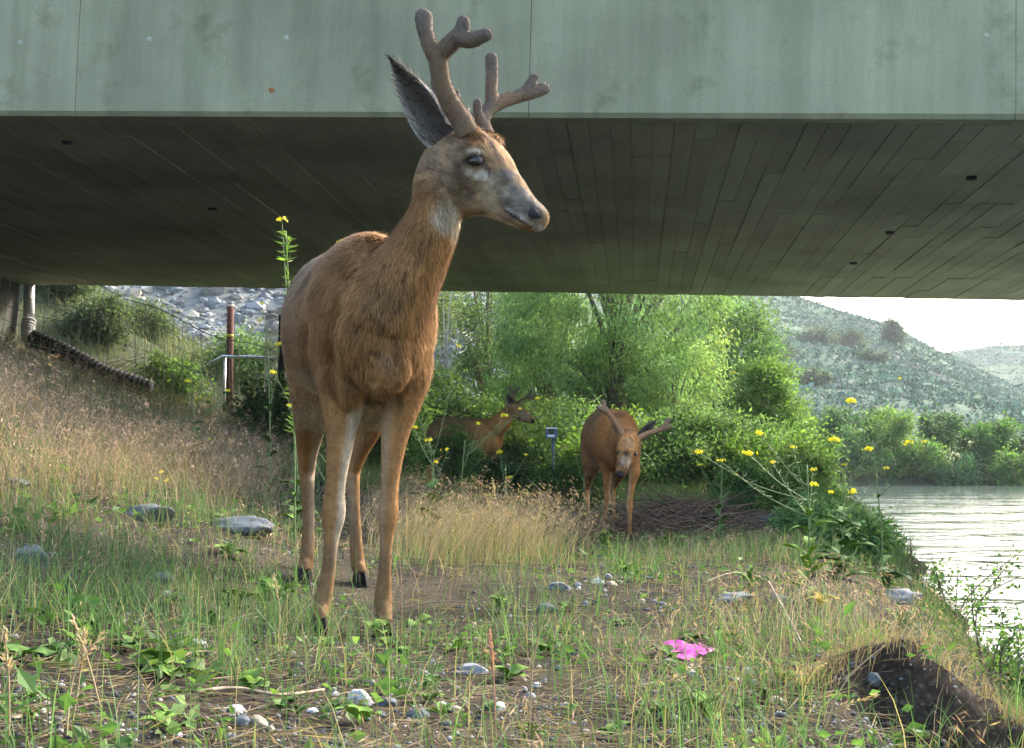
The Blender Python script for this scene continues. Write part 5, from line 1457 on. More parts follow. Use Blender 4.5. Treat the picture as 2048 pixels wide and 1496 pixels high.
for px, py, w, col, fl_, lab in [(290, 1040, 130, 'blue grey', .42, 'blue grey boulder sunk in the slope left of the hind legs'), (490, 1065, 165, 'blue grey', .34, 'long flat blue grey slab beside the hind legs'),
                                (60, 1125, 110, 'blue grey', .5, 'grassy boulder at the left edge'), (325, 1165, 80, 'blue grey', .4, 'tilted flat slab in front of the long slab'), (25, 975, 80, 'dark', .5, 'dark boulder in the dry grass at the left edge'),
                                (1800, 1205, 95, 'grey', .5, 'grey rock on the river bank edge'), (1475, 1205, 95, 'grey', .35, 'flat grey rock beyond the gravel patch'), (1560, 1205, 60, 'blue grey', .45, 'small bluish rock under the yellow leaves')]:
    p = G(px, py); stone(lab, p, wpx(w, p), col, fl_, 'boulder', None, True, 0.42, 'boulder')
for k, (px, d, w) in enumerate([(1425, 11.6, .19), (1458, 11.2, .22), (1495, 11.0, .2), (1530, 10.6, .24), (1562, 10.0, .22), (1588, 9.5, .2), (1512, 11.8, .2), (1550, 11.3, .22), (1600, 10.4, .22)]):
    b = on(px, d); b[2] = max(b[2], WATER_Z - .05)
    stone(f'{ORD[k]} dark riprap boulder along the bank, counted from the brush pile', b, w, 'dark', .6, 'boulder', 'riprap boulders along the bank', True, .3, 'boulder')
# small pebbles of the bare soil
cols = ['white', 'grey', 'grey', 'tan', 'blue grey', 'dark']
zones = [('near the white cobble', 640, 880, 1330, 1460, 16), ('around the pale oval cobble', 860, 1120, 1330, 1470, 24), ('in front of the dark earth step', 1440, 1700, 1330, 1470, 26),
         ('in the lower left corner', 0, 330, 1350, 1470, 14), ('below the long stick', 330, 620, 1400, 1480, 14), ('before the large buck', 800, 1040, 1230, 1330, 10), ('behind the magenta scrap', 1150, 1360, 1140, 1230, 22),
         ('below the magenta scrap', 1150, 1440, 1330, 1470, 14)]
for nm, x0, x1, y0, y1, n in zones:
    seen = {}
    for px in sorted(random.uniform(x0, x1) for _ in range(n)):
        py = random.uniform(y0, y1); p = G(px, py); c = random.choice(cols); seen[c] = seen.get(c, 0) + 1
        stone(f'{ORD[seen[c] - 1]} small {c} pebble from the left {nm}', p, wpx(random.uniform(9, 20), p), c, random.uniform(.5, .8), 'pebble', f'pebbles {nm}', False, .3, 'pebble', random.uniform(0, 6))

# fine gravel: uncountable
N = 26000
gpx = rng.uniform(-60, 2110, N); gd = 1.25 + 6.0 * rng.random(N) ** 1.7
gxw = (gpx - 1024) / F * gd
gz = H(gxw, gd)
mask = fbm(gxw * 2.2, gd * 2.2, 91, 3) + 0.25 * (gd < 2.9) + 0.35 * ((gpx > 1080) & (gpx < 1400) & (gd > 3.8) & (gd < 5.4)) > 0.08
gp = np.stack([gxw, gd, gz + 0.001], 1)[mask]
mb = MB()
for k in range(3):
    p = gp[k::3]; n = len(p); V0, F0 = rock_shape(1, 400 + k, 0.2, 4)
    sc = np.clip(rng.lognormal(-6.0, 0.5, n), 0.001, 0.009)[:, None] * rng.uniform(0.7, 1.2, (n, 3)) * np.array((1, 1, 0.7))
    V, f = rep(V0, F0, p, sc, rng.uniform(0, 6.28, n))
    pal = np.array([(0.26, 0.25, 0.23), (0.10, 0.11, 0.11), (0.14, 0.115, 0.085), (0.05, 0.05, 0.05), (0.08, 0.09, 0.10)])
    mb.add(V, f, np.repeat(pal[rng.integers(0, 5, n)] * rng.uniform(0.7, 1.2, (n, 1)), len(V0), axis=0))
tag(mb.build('gravel', M['rockattr']), 'fine mixed gravel scattered over the bare soil', kind='stuff')

# crumpled magenta scrap of plastic
p = G(1368, 1312)
n = 15
V = []
w_, d_ = wpx(104, p) / 2, 0.065
for lay in (0, 1):
    for i in range(n):
        for j in range(n):
            s, t = i / (n - 1) * 2 - 1, j / (n - 1) * 2 - 1
            rr = max(abs(s), abs(t)); a = math.atan2(t, s)
            k = rr * (1 + 0.16 * math.sin(a * 3 + 1) + 0.08 * math.sin(a * 7))
            q = math.hypot(s, t) or 1
            x, y = s / q * k * w_, t / q * k * d_
            z = 0.016 + 0.003 * math.sin(s * 4.1 + t * 2) + 0.002 * math.sin(t * 7.3 - s * 5) + 0.0015 * math.cos(s * 9 + t * 6) - 0.003 * rr + 0.008 * t
            V.append((p[0] + x, p[1] + y, float(H(p[0] + x, p[1] + y)) + max(z, 0.003) - lay * 0.0012))
i, j = np.meshgrid(np.arange(n - 1), np.arange(n - 1), indexing='ij'); a = (i * n + j).ravel()
Q = np.concatenate([np.stack([a, a + n, a + n + 1, a + 1], 1), n * n + np.stack([a, a + 1, a + n + 1, a + n], 1)])
V = np.array(V); o = mk('plastic_scrap', V - p, [Q], M['magenta']); o.location = p
tag(o, 'crumpled magenta plastic scrap lying on the gravel', 'litter')

# ------------------------------------------------------------------ grass
def soft(px, py, cx, cy, rx, ry):
    return np.clip(1.3 - np.sqrt(((px - cx) / rx) ** 2 + ((py - cy) / ry) ** 2), 0, 1)

def sample_ground(n, d0, d1, px0=-330, px1=2260):
    n = int(n * 1.15)
    d = d0 * (d1 / d0) ** rng.random(n)
    px = rng.uniform(px0, px1, n)
    x = (px - 1024) / F * d
    p = np.stack([x, d, H(x, d)], 1)
    land = (bank_x(d) - x + 0.5 * fbm(x * 0.5 + 3, d * 0.5, 21, 3) > 0.12) & (p[:, 2] > WATER_Z + 0.06)
    p = p[land]
    qx, qy = pix(p)
    return p, qx, qy

def patch(p, s, seed): return fbm(p[:, 0] * s, p[:, 1] * s, seed, 3)

def dry_density(p, qx, qy):
    w = 0.95 * np.clip((640 - qx) / 160, 0, 1) * np.clip((1060 - qy) / 90, 0, 1) * (p[:, 1] < 18.6)
    w = np.maximum(w, 1.15 * soft(qx, qy, 950, 1085, 190, 80))
    w = np.maximum(w, 0.9 * soft(qx, qy, 850, 1010, 200, 60))
    w = np.maximum(w, 0.85 * soft(qx, qy, 1560, 1250, 380, 70))
    w = np.maximum(w, 1.0 * soft(qx, qy, 1830, 1335, 230, 28))
    w = np.maximum(w, 0.42 * soft(qx, qy, 1400, 1390, 260, 80))
    w = np.maximum(w, 0.75 * soft(qx, qy, 1980, 1330, 140, 45))
    w = np.maximum(w, 0.45 * soft(qx, qy, 1330, 1100, 260, 40))
    w = np.maximum(w, 0.35 * soft(qx, qy, 230, 1120, 400, 120))
    w = np.maximum(w, 0.07 * (qy > 1150))
    w = np.maximum(w, 0.22 * (p[:, 1] > 19.5) * (qx < 620))
    w = np.clip(w + 0.9 * patch(p, 2.5, 3) * w, 0, 1) * np.where((qx > 1300) & (qx < 1425) & (qy > 1285) & (qy < 1400), 0.15, 1)
    return w * np.clip((p[:, 1] / 6.2) ** 1.3, 0, 1) * np.where(qy > 1130, sstep(-0.15, 0.3, patch(p, 6.0, 13)), 0.22 + 0.78 * sstep(-0.28, 0.12, patch(p, 2.8, 14)))

def green_density(p, qx, qy):
    w = 1.0 * soft(qx, qy, 180, 1170, 420, 190)
    w = np.maximum(w, 0.6 * soft(qx, qy, 1500, 1130, 330, 60))
    w = np.maximum(w, 0.9 * (qx > 1500) * sstep(1.5, 0.5, bank_x(p[:, 1]) - p[:, 0]))
    w = np.maximum(w, 0.95 * soft(qx, qy, 480, 1290, 290, 120))
    w = np.maximum(w, 0.75 * soft(qx, qy, 1130, 1320, 130, 75))
    w = np.maximum(w, 0.55 * soft(qx, qy, 1420, 1400, 150, 70))
    w = np.maximum(w, 0.5 * soft(qx, qy, 1450, 1120, 230, 60))
    w = np.maximum(w, 0.45 * soft(qx, qy, 2030, 1420, 60, 80))
    w = np.maximum(w, 0.30 * soft(qx, qy, 1000, 1180, 260, 60))
    w = np.maximum(w, 0.30 * (qy > 1120))
    w = np.maximum(w, 0.30 * (qx < 640) * (p[:, 1] < 17))
    w = np.maximum(w, 0.8 * (p[:, 1] > 11.5) * (qx > 600))
    w = np.maximum(w, 0.95 * (p[:, 1] > 19.5))
    w = np.clip(w + 1.0 * patch(p, 3.5, 7) * w, 0, 1) * np.where((qx > 1300) & (qx < 1425) & (qy > 1285) & (qy < 1400), 0.1, 1) * np.where((qx > 1640) & (qx < 2000) & (qy > 1340), 0.25, 1)
    return w * np.clip((p[:, 1] / 4.6) ** 1.1, 0, 1) * np.where(p[:, 1] < 8, 0.12 + 0.88 * sstep(-0.18, 0.25, patch(p, 4.5, 17)), 1)

# dry cheatgrass
p, qx, qy = sample_ground(150000, 1.3, 19.0)
keep = rng.random(len(p)) < dry_density(p, qx, qy); p, qx, qy = p[keep], qx[keep], qy[keep]
n = len(p); dd = p[:, 1]
tall = np.where(soft(qx, qy, 950, 1085, 190, 90) > 0, 0.29, np.where((qx < 640) & (qy < 1040), 0.27, 0.10))
h = tall * rng.uniform(0.45, 1.25, n)
base = np.where(rng.random((n, 1)) < 0.55, np.array((0.38, 0.30, 0.185)), np.array((0.36, 0.26, 0.19)))
base = np.where(rng.random((n, 1)) < 0.16, np.array((0.14, 0.17, 0.075)), base)
base = base * (1 + 0.5 * patch(p, 1.6, 43)[:, None]) * (1 + patch(p, 1.1, 47)[:, None] * np.array((0.0, -0.05, 0.25)))
h = h * np.clip(1 + 0.9 * patch(p, 1.8, 45), 0.45, 1.5)
c = np.clip(base * np.clip(rng.normal(1, 0.25, (n, 1)), 0.4, 1.6), 0.01, 0.8)
lean = np.abs(rng.normal(0.35, 0.3, n)) + 0.25; ld = rng.normal(-0.4, 0.9, n) + 4 * patch(p, 0.9, 48)
w = 0.0017 * np.maximum(1, dd / 4.2) * rng.uniform(0.7, 1.3, n)
mb = MB(); V, f, cc = blades(p, h, w, ld, lean, c * 0.85, c * 1.1); mb.add(V, f, cc)
# nodding seed heads
hd = (rng.random(n) < 0.40) & (h > 0.09)
tip = p[hd] + np.stack([np.cos(ld[hd]) * h[hd] * lean[hd], np.sin(ld[hd]) * h[hd] * lean[hd], h[hd] * (1 - 0.25 * lean[hd])], 1)
k = 5; tp = np.repeat(tip, k, 0); m = len(tp)
dr = np.stack([np.cos(np.repeat(ld[hd], k)), np.sin(np.repeat(ld[hd], k)), np.full(m, -0.9)], 1) + rng.normal(0, 0.55, (m, 3))
tp = tp + rng.normal(0, 0.012, (m, 3)); sc = np.maximum(1, np.repeat(dd[hd], k) / 5.5)
V, f, cc = leaves(tp, dr, 0.017 * np.minimum(sc, 1.6) * rng.uniform(0.6, 1.3, m), 0.0026 * sc, np.clip(np.repeat(c[hd], k, 0) * np.array((1.12, 1.0, 1.0)) * rng.uniform(0.8, 1.25, (m, 1)), 0, 0.8)); mb.add(V, f, cc)
tag(mb.build('dry_grass', M['dry'], smooth=False), 'tan dry grass with nodding seed heads on the slope and between the deer', kind='stuff')

# green grass
p, qx, qy = sample_ground(170000, 1.3, 34.0)
keep = rng.random(len(p)) < green_density(p, qx, qy); p, qx, qy = p[keep], qx[keep], qy[keep]
n = len(p); dd = p[:, 1]
h = np.where(dd > 18, 0.42, np.where(dd > 10, 0.26, 0.115)) * rng.uniform(0.4, 1.4, n)
base = np.where(rng.random((n, 1)) < 0.6, np.array((0.085, 0.165, 0.055)), np.array((0.13, 0.21, 0.085)))
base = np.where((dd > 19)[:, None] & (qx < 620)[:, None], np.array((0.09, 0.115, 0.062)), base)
base = np.where(rng.random((n, 1)) < 0.12, np.array((0.32, 0.27, 0.14)), base)
c = np.clip(base * np.clip(rng.normal(1, 0.25, (n, 1)), 0.4, 1.6), 0.01, 0.8)
lean = np.abs(rng.normal(0.45, 0.35, n)); ld = rng.uniform(0, 6.28, n)
w = 0.0021 * np.maximum(1, dd / 4.5) * rng.uniform(0.6, 1.4, n)
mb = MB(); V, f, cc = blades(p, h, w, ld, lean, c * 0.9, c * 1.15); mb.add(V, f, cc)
tag(mb.build('green_grass', M['grass'], smooth=False), 'short green grass growing through the stony soil and along the far bank', kind='stuff')

# litter of straw lying flat
p, qx, qy = sample_ground(15000, 1.4, 9.0)
n = len(p)
d = np.stack([rng.normal(0, 1, n), rng.normal(0, 1, n), rng.normal(0, 0.08, n)], 1)
V, f, cc = leaves(p + np.array((0, 0, 0.006)), d, rng.uniform(0.03, 0.12, n), 0.0022 * np.maximum(1, p[:, 1] / 4), vary((0.22, 0.17, 0.11), n, 0.3, 0.04))
tag(mk('straw_litter', V, f, M['dry'], None, cc, False), 'broken dry straw lying over the soil', kind='stuff')

# low creeping herbs between the stones: uncountable small leaves
p, qx, qy = sample_ground(5200, 1.4, 12.0)
keep = (rng.random(len(p)) < 0.9 * green_density(p, qx, qy) + 0.05) & (patch(p, 3.0, 33) > -0.12); p = p[keep]
k = 9; n = len(p) * k; sz = np.repeat(np.clip(rng.lognormal(0, .35, len(p)), .5, 2), k)
pos = np.repeat(p, k, 0) + rng.normal(0, 1, (n, 3)) * np.array((.022, .022, 0)) * sz[:, None] + np.stack([np.zeros(n), np.zeros(n), np.abs(rng.normal(.012, .012, n)) * sz], 1)
d = np.stack([rng.normal(0, 1, n), rng.normal(0, 1, n), rng.uniform(-.1, .7, n)], 1)
base = np.where(rng.random((len(p), 1)) < .6, np.array((0.075, 0.15, 0.04)), np.array((0.12, 0.20, 0.055)))
V, f, c = leaves(pos, d, .022 * sz * rng.uniform(.6, 1.3, n), .012 * sz * rng.uniform(.6, 1.3, n), np.repeat(base * np.clip(rng.normal(1, .2, (len(p), 1)), .5, 1.6), k, 0) * rng.uniform(.8, 1.2, (n, 1)))
tag(mk('ground_herbs', V, f, M['leaf'], None, c, False), 'low small-leaved green herbs creeping over the soil', kind='stuff')

# ------------------------------------------------------------------ broad-leaved weeds
def leaf_shape(kind):
    n, V, Q = 9, [], []
    for i in range(n):
        t = i / (n - 1)
        if kind == 'round': w = 0.36 * math.sin(math.pi * min(1, (max(t - 0.22, 0) / 0.78)) ** 0.8) ** 0.7 if t > 0.22 else 0.012
        elif kind == 'lance': w = 0.15 * math.sin(math.pi * t ** 0.8) ** 0.9 + 0.008
        else: w = (0.10 + 0.20 * abs(math.sin(t * math.pi * 3.2))) * (1 - 0.55 * t) * (1 if t > 0.12 else 0.2)
        if i == n - 1: w = 0.004
        for s in (-1, -0.5, 0, 0.5, 1):
            wav = 0.02 * math.sin(t * 9 + s * 2)
            V.append((t - 0.10 * t * t, s * w, 0.30 * t - 0.52 * t * t + abs(s) * w * 0.35 + wav))
    V = np.array(V)
    i, j = np.meshgrid(np.arange(n - 1), np.arange(4), indexing='ij'); a = (i * 5 + j).ravel()
    Q = np.stack([a, a + 5, a + 6, a + 1], 1)
    low = V - np.array((0, 0, 0.006))
    return np.concatenate([V, low]), [np.concatenate([Q, len(V) + Q[:, ::-1]])]
def leaf_mat(name, col):
    m, nt, out = nodes_of(name)
    b = principled(nt, out, 0.7, 0.12)
    co = objco(nt)
    n1 = noise_node(nt, 5, 4, co)
    c = ramp(nt, n1.outputs[0], [(0.3, tuple(v * 0.75 for v in col)), (0.7, tuple(v * 1.25 for v in col))]).outputs[0]
    oi = nt.nodes.new('ShaderNodeObjectInfo')
    rr = ramp(nt, oi.outputs['Random'], [(0.0, (0.75,) * 3), (1.0, (1.25, 1.2, 1.1))])
    c = mixc(nt, 1.0, c, rr.outputs[0], 'MULTIPLY')
    # paler midrib
    sx = nt.nodes.new('ShaderNodeSeparateXYZ'); nt.links.new(co, sx.inputs[0])
    ab = nt.nodes.new('ShaderNodeMath'); ab.operation = 'ABSOLUTE'; nt.links.new(sx.outputs['Y'], ab.inputs[0])
    rb = ramp(nt, ab.outputs[0], [(0.0, (1.5, 1.4, 1.3)), (0.03, (1, 1, 1))])
    c = mixc(nt, 1.0, c, rb.outputs[0], 'MULTIPLY')
    nt.links.new(c, b.inputs['Base Color'])
    tr = nt.nodes.new('ShaderNodeBsdfTranslucent'); nt.links.new(mixc(nt, 1.0, c, (1.2, 1.25, 0.6), 'MULTIPLY'), tr.inputs[0])
    mx = nt.nodes.new('ShaderNodeMixShader'); mx.inputs[0].default_value = 0.3
    nt.links.new(b.outputs[0], mx.inputs[1]); nt.links.new(tr.outputs[0], mx.inputs[2]); nt.links.new(mx.outputs[0], out.inputs['Surface'])
    return m
LM = {'fresh': leaf_mat('fresh leaf', (0.13, 0.23, 0.05)), 'mid': leaf_mat('mid green leaf', (0.085, 0.165, 0.045)), 'dark': leaf_mat('dark leaf', (0.05, 0.105, 0.035)), 'yellow': leaf_mat('yellowing leaf', (0.45, 0.36, 0.06)), 'blue': leaf_mat('blue green leaf', (0.09, 0.17, 0.085))}
LEAF = {}
def leaf_mesh(kind, col):
    if (kind, col) not in LEAF:
        V, f = leaf_shape(kind); me = mesh_data('leaf', V, f, True); me.materials.append(LM[col]); LEAF[(kind, col)] = me
    return LEAF[(kind, col)]
def add_leaf(root, me, off, yaw, pitch, size, roll=0.0):
    o = link('leaf', me, None, root, off)
    o.rotation_euler = (roll, -pitch, yaw); o.scale = (size, size * random.uniform(0.8, 1.15), size)
    return o
def weed(label, px, py, size_px, n, kind, col, up=0.5, stem=0.0, group='broad-leaved weeds'):
    b = G(px, py); root = thing('weed', label, 'plant', b, group)
    L = wpx(size_px, b)
    if stem:
        hgt = wpx(stem, b)
        mk('stem', *tube([b - np.array((0, 0, .01)), b + np.array((0.1 * hgt, 0, hgt * .5)), b + np.array((0.05 * hgt, 0.02, hgt))], [0.003, 0.0025, 0.0015], 6), LM[col], root)
    a0 = random.uniform(0, 6)
    for k in range(n):
        t = (k + 0.5) / n
        off = (0, 0, 0.004) if not stem else (0.08 * hgt * t, 0, hgt * (0.15 + 0.85 * t))
        add_leaf(root, leaf_mesh(kind, col), off, a0 + k * 2.4 + random.uniform(-.3, .3), random.uniform(0.2, 1.0) * up, L * random.uniform(0.75, 1.3) * (1.1 - 0.5 * t if stem else 1), random.uniform(-.3, .3))
    return root
weeds = [
    (560, 1195, 60, 7, 'round', 'fresh', .9, 0, 'bright leafy weed beside the hind hoof of the large buck'), (478, 1208, 44, 5, 'round', 'fresh', .9, 0, 'leafy weed left of the hind hoof of the large buck'),
    (318, 1340, 62, 6, 'round', 'fresh', .9, 0, 'broad round-leaved weed at the lower left'), (345, 1362, 58, 5, 'round', 'fresh', .6, 0, 'round-leaved weed just below another at the lower left'), (262, 1300, 48, 5, 'round', 'mid', .8, 0, 'green weed above the round-leaved weeds at the lower left'),
    (190, 1262, 46, 6, 'round', 'mid', .8, 0, 'mid green weed in the grass at the left'), (118, 1318, 54, 6, 'round', 'mid', .8, 0, 'weed over the small white pebble at the left'), (35, 1325, 60, 7, 'round', 'mid', .8, 0, 'weed at the left edge near the bottom'),
    (775, 1300, 34, 4, 'round', 'fresh', 1.0, 0, 'small weed beside the front hoof of the large buck'), (752, 1280, 36, 5, 'round', 'fresh', 1.0, 30, 'seedling weed between the front hooves of the large buck'), (690, 1350, 42, 4, 'lance', 'mid', .7, 0, 'narrow-leaved weed below the front hooves'),
    (770, 1345, 34, 5, 'round', 'fresh', 1.0, 25, 'small upright weed below the front hooves'), (720, 1455, 62, 4, 'round', 'fresh', .9, 0, 'large-leaved weed at the bottom edge below the white cobble'), (672, 1425, 40, 5, 'lance', 'mid', .9, 0, 'star-shaped weed left of the white cobble'),
    (868, 1372, 40, 6, 'lance', 'mid', .9, 0, 'lance-leaved weed above the bottom centre pebbles'), (835, 1252, 34, 6, 'round', 'fresh', .7, 0, 'flat green weed on the bare soil'), (500, 1385, 48, 6, 'round', 'fresh', .9, 0, 'weed growing over the long thin stick'),
    (560, 1425, 44, 5, 'lance', 'mid', .9, 0, 'lance-leaved weed below the long stick'), (322, 1462, 56, 4, 'round', 'fresh', .7, 0, 'round-leaved weed on the bottom edge at the left'), (362, 1400, 44, 6, 'lobed', 'fresh', .8, 0, 'lobed weed at the left end of the long stick'),
    (1085, 1100, 62, 8, 'lance', 'blue', 1.1, 50, 'blue green upright weed left of the walking buck'), (1255, 1145, 36, 7, 'lobed', 'fresh', .9, 0, 'leafy weed below the walking buck'), (1210, 1098, 42, 8, 'lobed', 'fresh', .9, 30, 'bright weed at the hooves of the walking buck'),
    (1330, 1098, 44, 9, 'lobed', 'fresh', .8, 20, 'bright leafy weed right of the walking buck hoof'), (1385, 1288, 38, 6, 'round', 'mid', .7, 0, 'green weed directly behind the magenta scrap'), (1455, 1282, 44, 6, 'lobed', 'fresh', .7, 0, 'lobed weed right of the magenta scrap'),
    (1410, 1440, 60, 8, 'lobed', 'fresh', .9, 40, 'lush lobed weed at the bottom right of centre'), (1325, 1440, 48, 7, 'lobed', 'mid', .9, 20, 'green weed at the bottom edge below the scrap'), (1482, 1425, 44, 6, 'lobed', 'mid', .9, 20, 'green weed left of the gravel by the earth step'),
    (1500, 1185, 42, 8, 'lobed', 'fresh', 1.0, 40, 'bright green weed before the flat grey rock'), (1245, 1250, 30, 5, 'lobed', 'mid', .8, 0, 'small weed on the edge of the gravel patch'), (1000, 1225, 36, 9, 'lobed', 'fresh', 1.0, 25, 'yellow green weed at the foot of the dry tuft'),
    (1135, 1222, 30, 6, 'lance', 'mid', 1.0, 0, 'small weed beside the blue stone'), (1695, 1135, 62, 6, 'lobed', 'dark', .9, 60, 'dark lobed weed beside the charred branch stub'), (1775, 1190, 64, 6, 'lobed', 'dark', .8, 50, 'dark jagged thistle weed over the water'),
    (1800, 1275, 62, 7, 'lobed', 'mid', .9, 30, 'jagged weed on the bank above the earth step'), (1640, 1215, 50, 5, 'lance', 'yellow', .6, 20, 'yellowing weed under the mustard plant'), (2030, 1425, 70, 9, 'lobed', 'mid', 1.0, 80, 'leafy weed at the right edge'),
    (1180, 1048, 34, 8, 'round', 'fresh', .9, 20, 'light green weed left of the walking buck hooves'), (1060, 1018, 34, 8, 'round', 'dark', .9, 30, 'dark weed in front of the herb clump'), (1120, 1018, 36, 8, 'round', 'mid', .9, 30, 'leafy weed below the camera box stake'),
    (90, 1240, 44, 6, 'lance', 'mid', 1.0, 20, 'narrow-leaved weed in the left grass'), (420, 1250, 40, 6, 'lance', 'mid', 1.0, 0, 'narrow weed right of the tilted slab'), (610, 1140, 42, 6, 'lance', 'fresh', 1.0, 40, 'weed in front of the hind leg of the large buck')]
for px, py, sz, n, kd, cl_, up, st, lab in weeds: weed(lab, px, py, sz, n, kd, cl_, up, st)

for zn, x0, x1, y0, y1, n in (('at the lower left', 20, 600, 1270, 1480, 16), ('at the bottom centre', 620, 1150, 1290, 1480, 12), ('at the lower right', 1180, 1640, 1300, 1480, 12), ('on the slope by the slabs', 60, 560, 1090, 1260, 10)):
    for k, px in enumerate(sorted(random.uniform(x0, x1) for _ in range(n))):
        weed(f'{ORD[k]} small leafy seedling from the left {zn}', px, random.uniform(y0, y1), random.uniform(24, 46), random.randint(4, 7), random.choice(['round', 'lance', 'lobed']), random.choice(['fresh', 'fresh', 'mid']), .9, random.choice([0, 0, 22]), f'seedlings {zn}')

# straw hanging over the broken earth step
n = 900; x = rng.uniform(0.5, 1.3, n); y = 2.70 + 0.10 * fbm(x * 3.0, x * 0 + 1, 81, 3) - 0.18 * sstep(0.72, 0.5, x) - 0.10 * sstep(1.15, 1.4, x) + rng.normal(0.02, 0.035, n)
keep = fbm(x * 6, x * 0, 85, 2) + rng.random(n) * 0.4 > 0.12
p = np.stack([x, y, H(x, y)], 1)[keep]; n = len(p)
V, f, c = blades(p, rng.uniform(0.03, 0.085, n), 0.0016 * np.ones(n), rng.normal(-1.57, 0.6, n), rng.uniform(0.6, 1.6, n), vary((0.33, 0.25, 0.16), n, 0.25, 0.04))
tag(mk('hanging_straw', V, f, M['dry'], None, c, False), 'dry straw hanging over the dark earth step', kind='stuff')

# ------------------------------------------------------------------ mustard in flower
M['stem'] = plain('mustard stem', (0.14, 0.20, 0.07), 0.6, 0.3, 40, 0.25)
def flower_cluster(root, c, r, n=13):
    mb = MB()
    for _ in range(n):
        o = np.random.default_rng(random.randrange(10 ** 6)).normal(0, 0.42, 3) * r * np.array((1, 1, 0.6)); o[2] = abs(o[2]) * .8
        s = r * random.uniform(0.3, 0.46); a = random.uniform(0, 3)
        e3 = o / (np.linalg.norm(o) + 1e-9) + np.array((random.gauss(0, .4), random.gauss(-.2, .4), .1)); e3 /= np.linalg.norm(e3)
        e1 = np.cross(e3, (0.3, 0.5, 0.81)); e1 /= np.linalg.norm(e1); fr = (e1, np.cross(e3, e1), e3)
        for k in range(4):
            e1, e2, e3 = fr
            d = e1 * math.cos(a + k * 1.571) + e2 * math.sin(a + k * 1.571) + e3 * 0.3; e = e2 * math.cos(a + k * 1.571) - e1 * math.sin(a + k * 1.571)
            q = c + o
            mb.add([q, q + d * s * .6 - e * s * .42, q + d * s, q + d * s * .6 + e * s * .42], [[(0, 1, 2, 3)]], np.array((0.78, 0.66, 0.035)) * random.uniform(0.75, 1.1))
    for _ in range(5):   # buds
        o = np.array((random.gauss(0, .2), random.gauss(0, .2), random.uniform(.2, .55))) * r
        mb.add(ICO[0][0] * r * 0.13 + c + o, [ICO[0][1]], (0.40, 0.46, 0.05))
    return mb.build('flower_cluster', M['petal'], root, False)
def mustard(label, base, top, tips, r_fl, lean_leaf='lance', nleaf=8, leafsz=0.10, col='mid', spikes=False, pods=True):
    base = np.asarray(base, float); top = np.asarray(top, float)
    root = thing('mustard_plant', label, 'plant', base, 'yellow mustard plants')
    stem = catmull([base - np.array((0, 0, .02)), base * .6 + top * .4 + np.array((0.01, 0, 0)), top], 6)
    L = np.linalg.norm(top - base)
    mb = MB(); mb.add(*tube(stem, np.linspace(0.0042, 0.0020, len(stem)) * max(1, base[1] / 6), 6))
    pod = MB()
    for i, t in enumerate(tips):
        t = np.asarray(t, float); k = np.clip(0.35 + 0.6 * i / max(1, len(tips) - 1), 0, 1)
        hgt = np.clip((t[2] - base[2]) / (top[2] - base[2] + 1e-6) * 0.7, 0.25, 0.95)
        s0 = stem[int(hgt * (len(stem) - 1))]
        mdl = s0 * .5 + t * .5 + np.array((0, 0, -0.06 * np.linalg.norm(t - s0)))
        q = catmull([s0, mdl, t], 5)
        mb.add(*tube(q, np.linspace(0.0018, 0.0009, len(q)) * max(1, base[1] / 6), 5))
        if pods:
            for w_ in np.linspace(0.25, 0.9, 9):
                b = s0 * (1 - w_) ** 2 + 2 * mdl * w_ * (1 - w_) + t * w_ ** 2
                d = np.array((random.gauss(0, 1), random.gauss(0, 1), random.uniform(0.1, 0.9))); d /= np.linalg.norm(d)
                pod.add(*tube([b, b + d * random.uniform(.02, .04)], [0.0011 * max(1, base[1] / 6), 0.0006], 4, False))
        flower_cluster(root, t, r_fl * random.uniform(0.4, 0.75), random.choice([7, 10, 13]))
    mb.build('stem', M['stem'], root)
    if pods: tag(pod.build('seed_pods', M['stem'], root), kind='stuff')
    if spikes:           # many narrow leaves crowd the upper stem
        n = 150; k = np.random.default_rng(5); t = 0.45 + 0.55 * k.random(n)
        q = np.stack([np.interp(t * (len(stem) - 1), np.arange(len(stem)), stem[:, a]) for a in range(3)], 1)
        d = np.stack([k.normal(0, 1, n), k.normal(0, 1, n), np.full(n, 0.35)], 1)
        V, f, c = leaves(q, d, 0.05 * k.uniform(.6, 1.2, n), np.full(n, 0.006), vary((0.14, 0.24, 0.05), n))
        tag(mk('foliage', V, f, M['leaf'], root, c, False), kind='stuff')
        nleaf = 6
    for k in range(nleaf):
        t = (k + .5) / nleaf * 0.75
        q = stem[int(t * (len(stem) - 1))] - base
        add_leaf(root, leaf_mesh(lean_leaf, col), tuple(q), k * 2.4, random.uniform(.2, .8), leafsz * (1.15 - .6 * t) * random.uniform(.8, 1.2))
    return root
def T(d, *pp): return [P(x, y, d + random.uniform(-.12, .12)) for x, y in pp]
mustard('tall branching mustard on the river bank with yellowing lower leaves', on(1605, 3.95), P(1614, 930, 4.0), T(4.0, (1395, 905), (1440, 922), (1498, 908), (1545, 925), (1520, 868), (1625, 940), (1630, 970), (1585, 895)), .026, 'lance', 16, .11, 'fresh')
mustard('mustard with flowers spreading in front of the river, right of the tallest', on(1668, 4.7), P(1690, 950, 4.75), T(4.75, (1700, 803), (1740, 900), (1772, 937), (1820, 885), (1705, 985), (1662, 985), (1668, 880)), .030, 'lobed', 12, .13, 'mid')
mustard('mustard with seedy tips rising before the hill', on(1760, 5.6), P(1745, 880, 5.6), T(5.6, (1800, 757), (1690, 930), (1850, 885), (1810, 890)), .022, 'lance', 8, .1, 'mid')
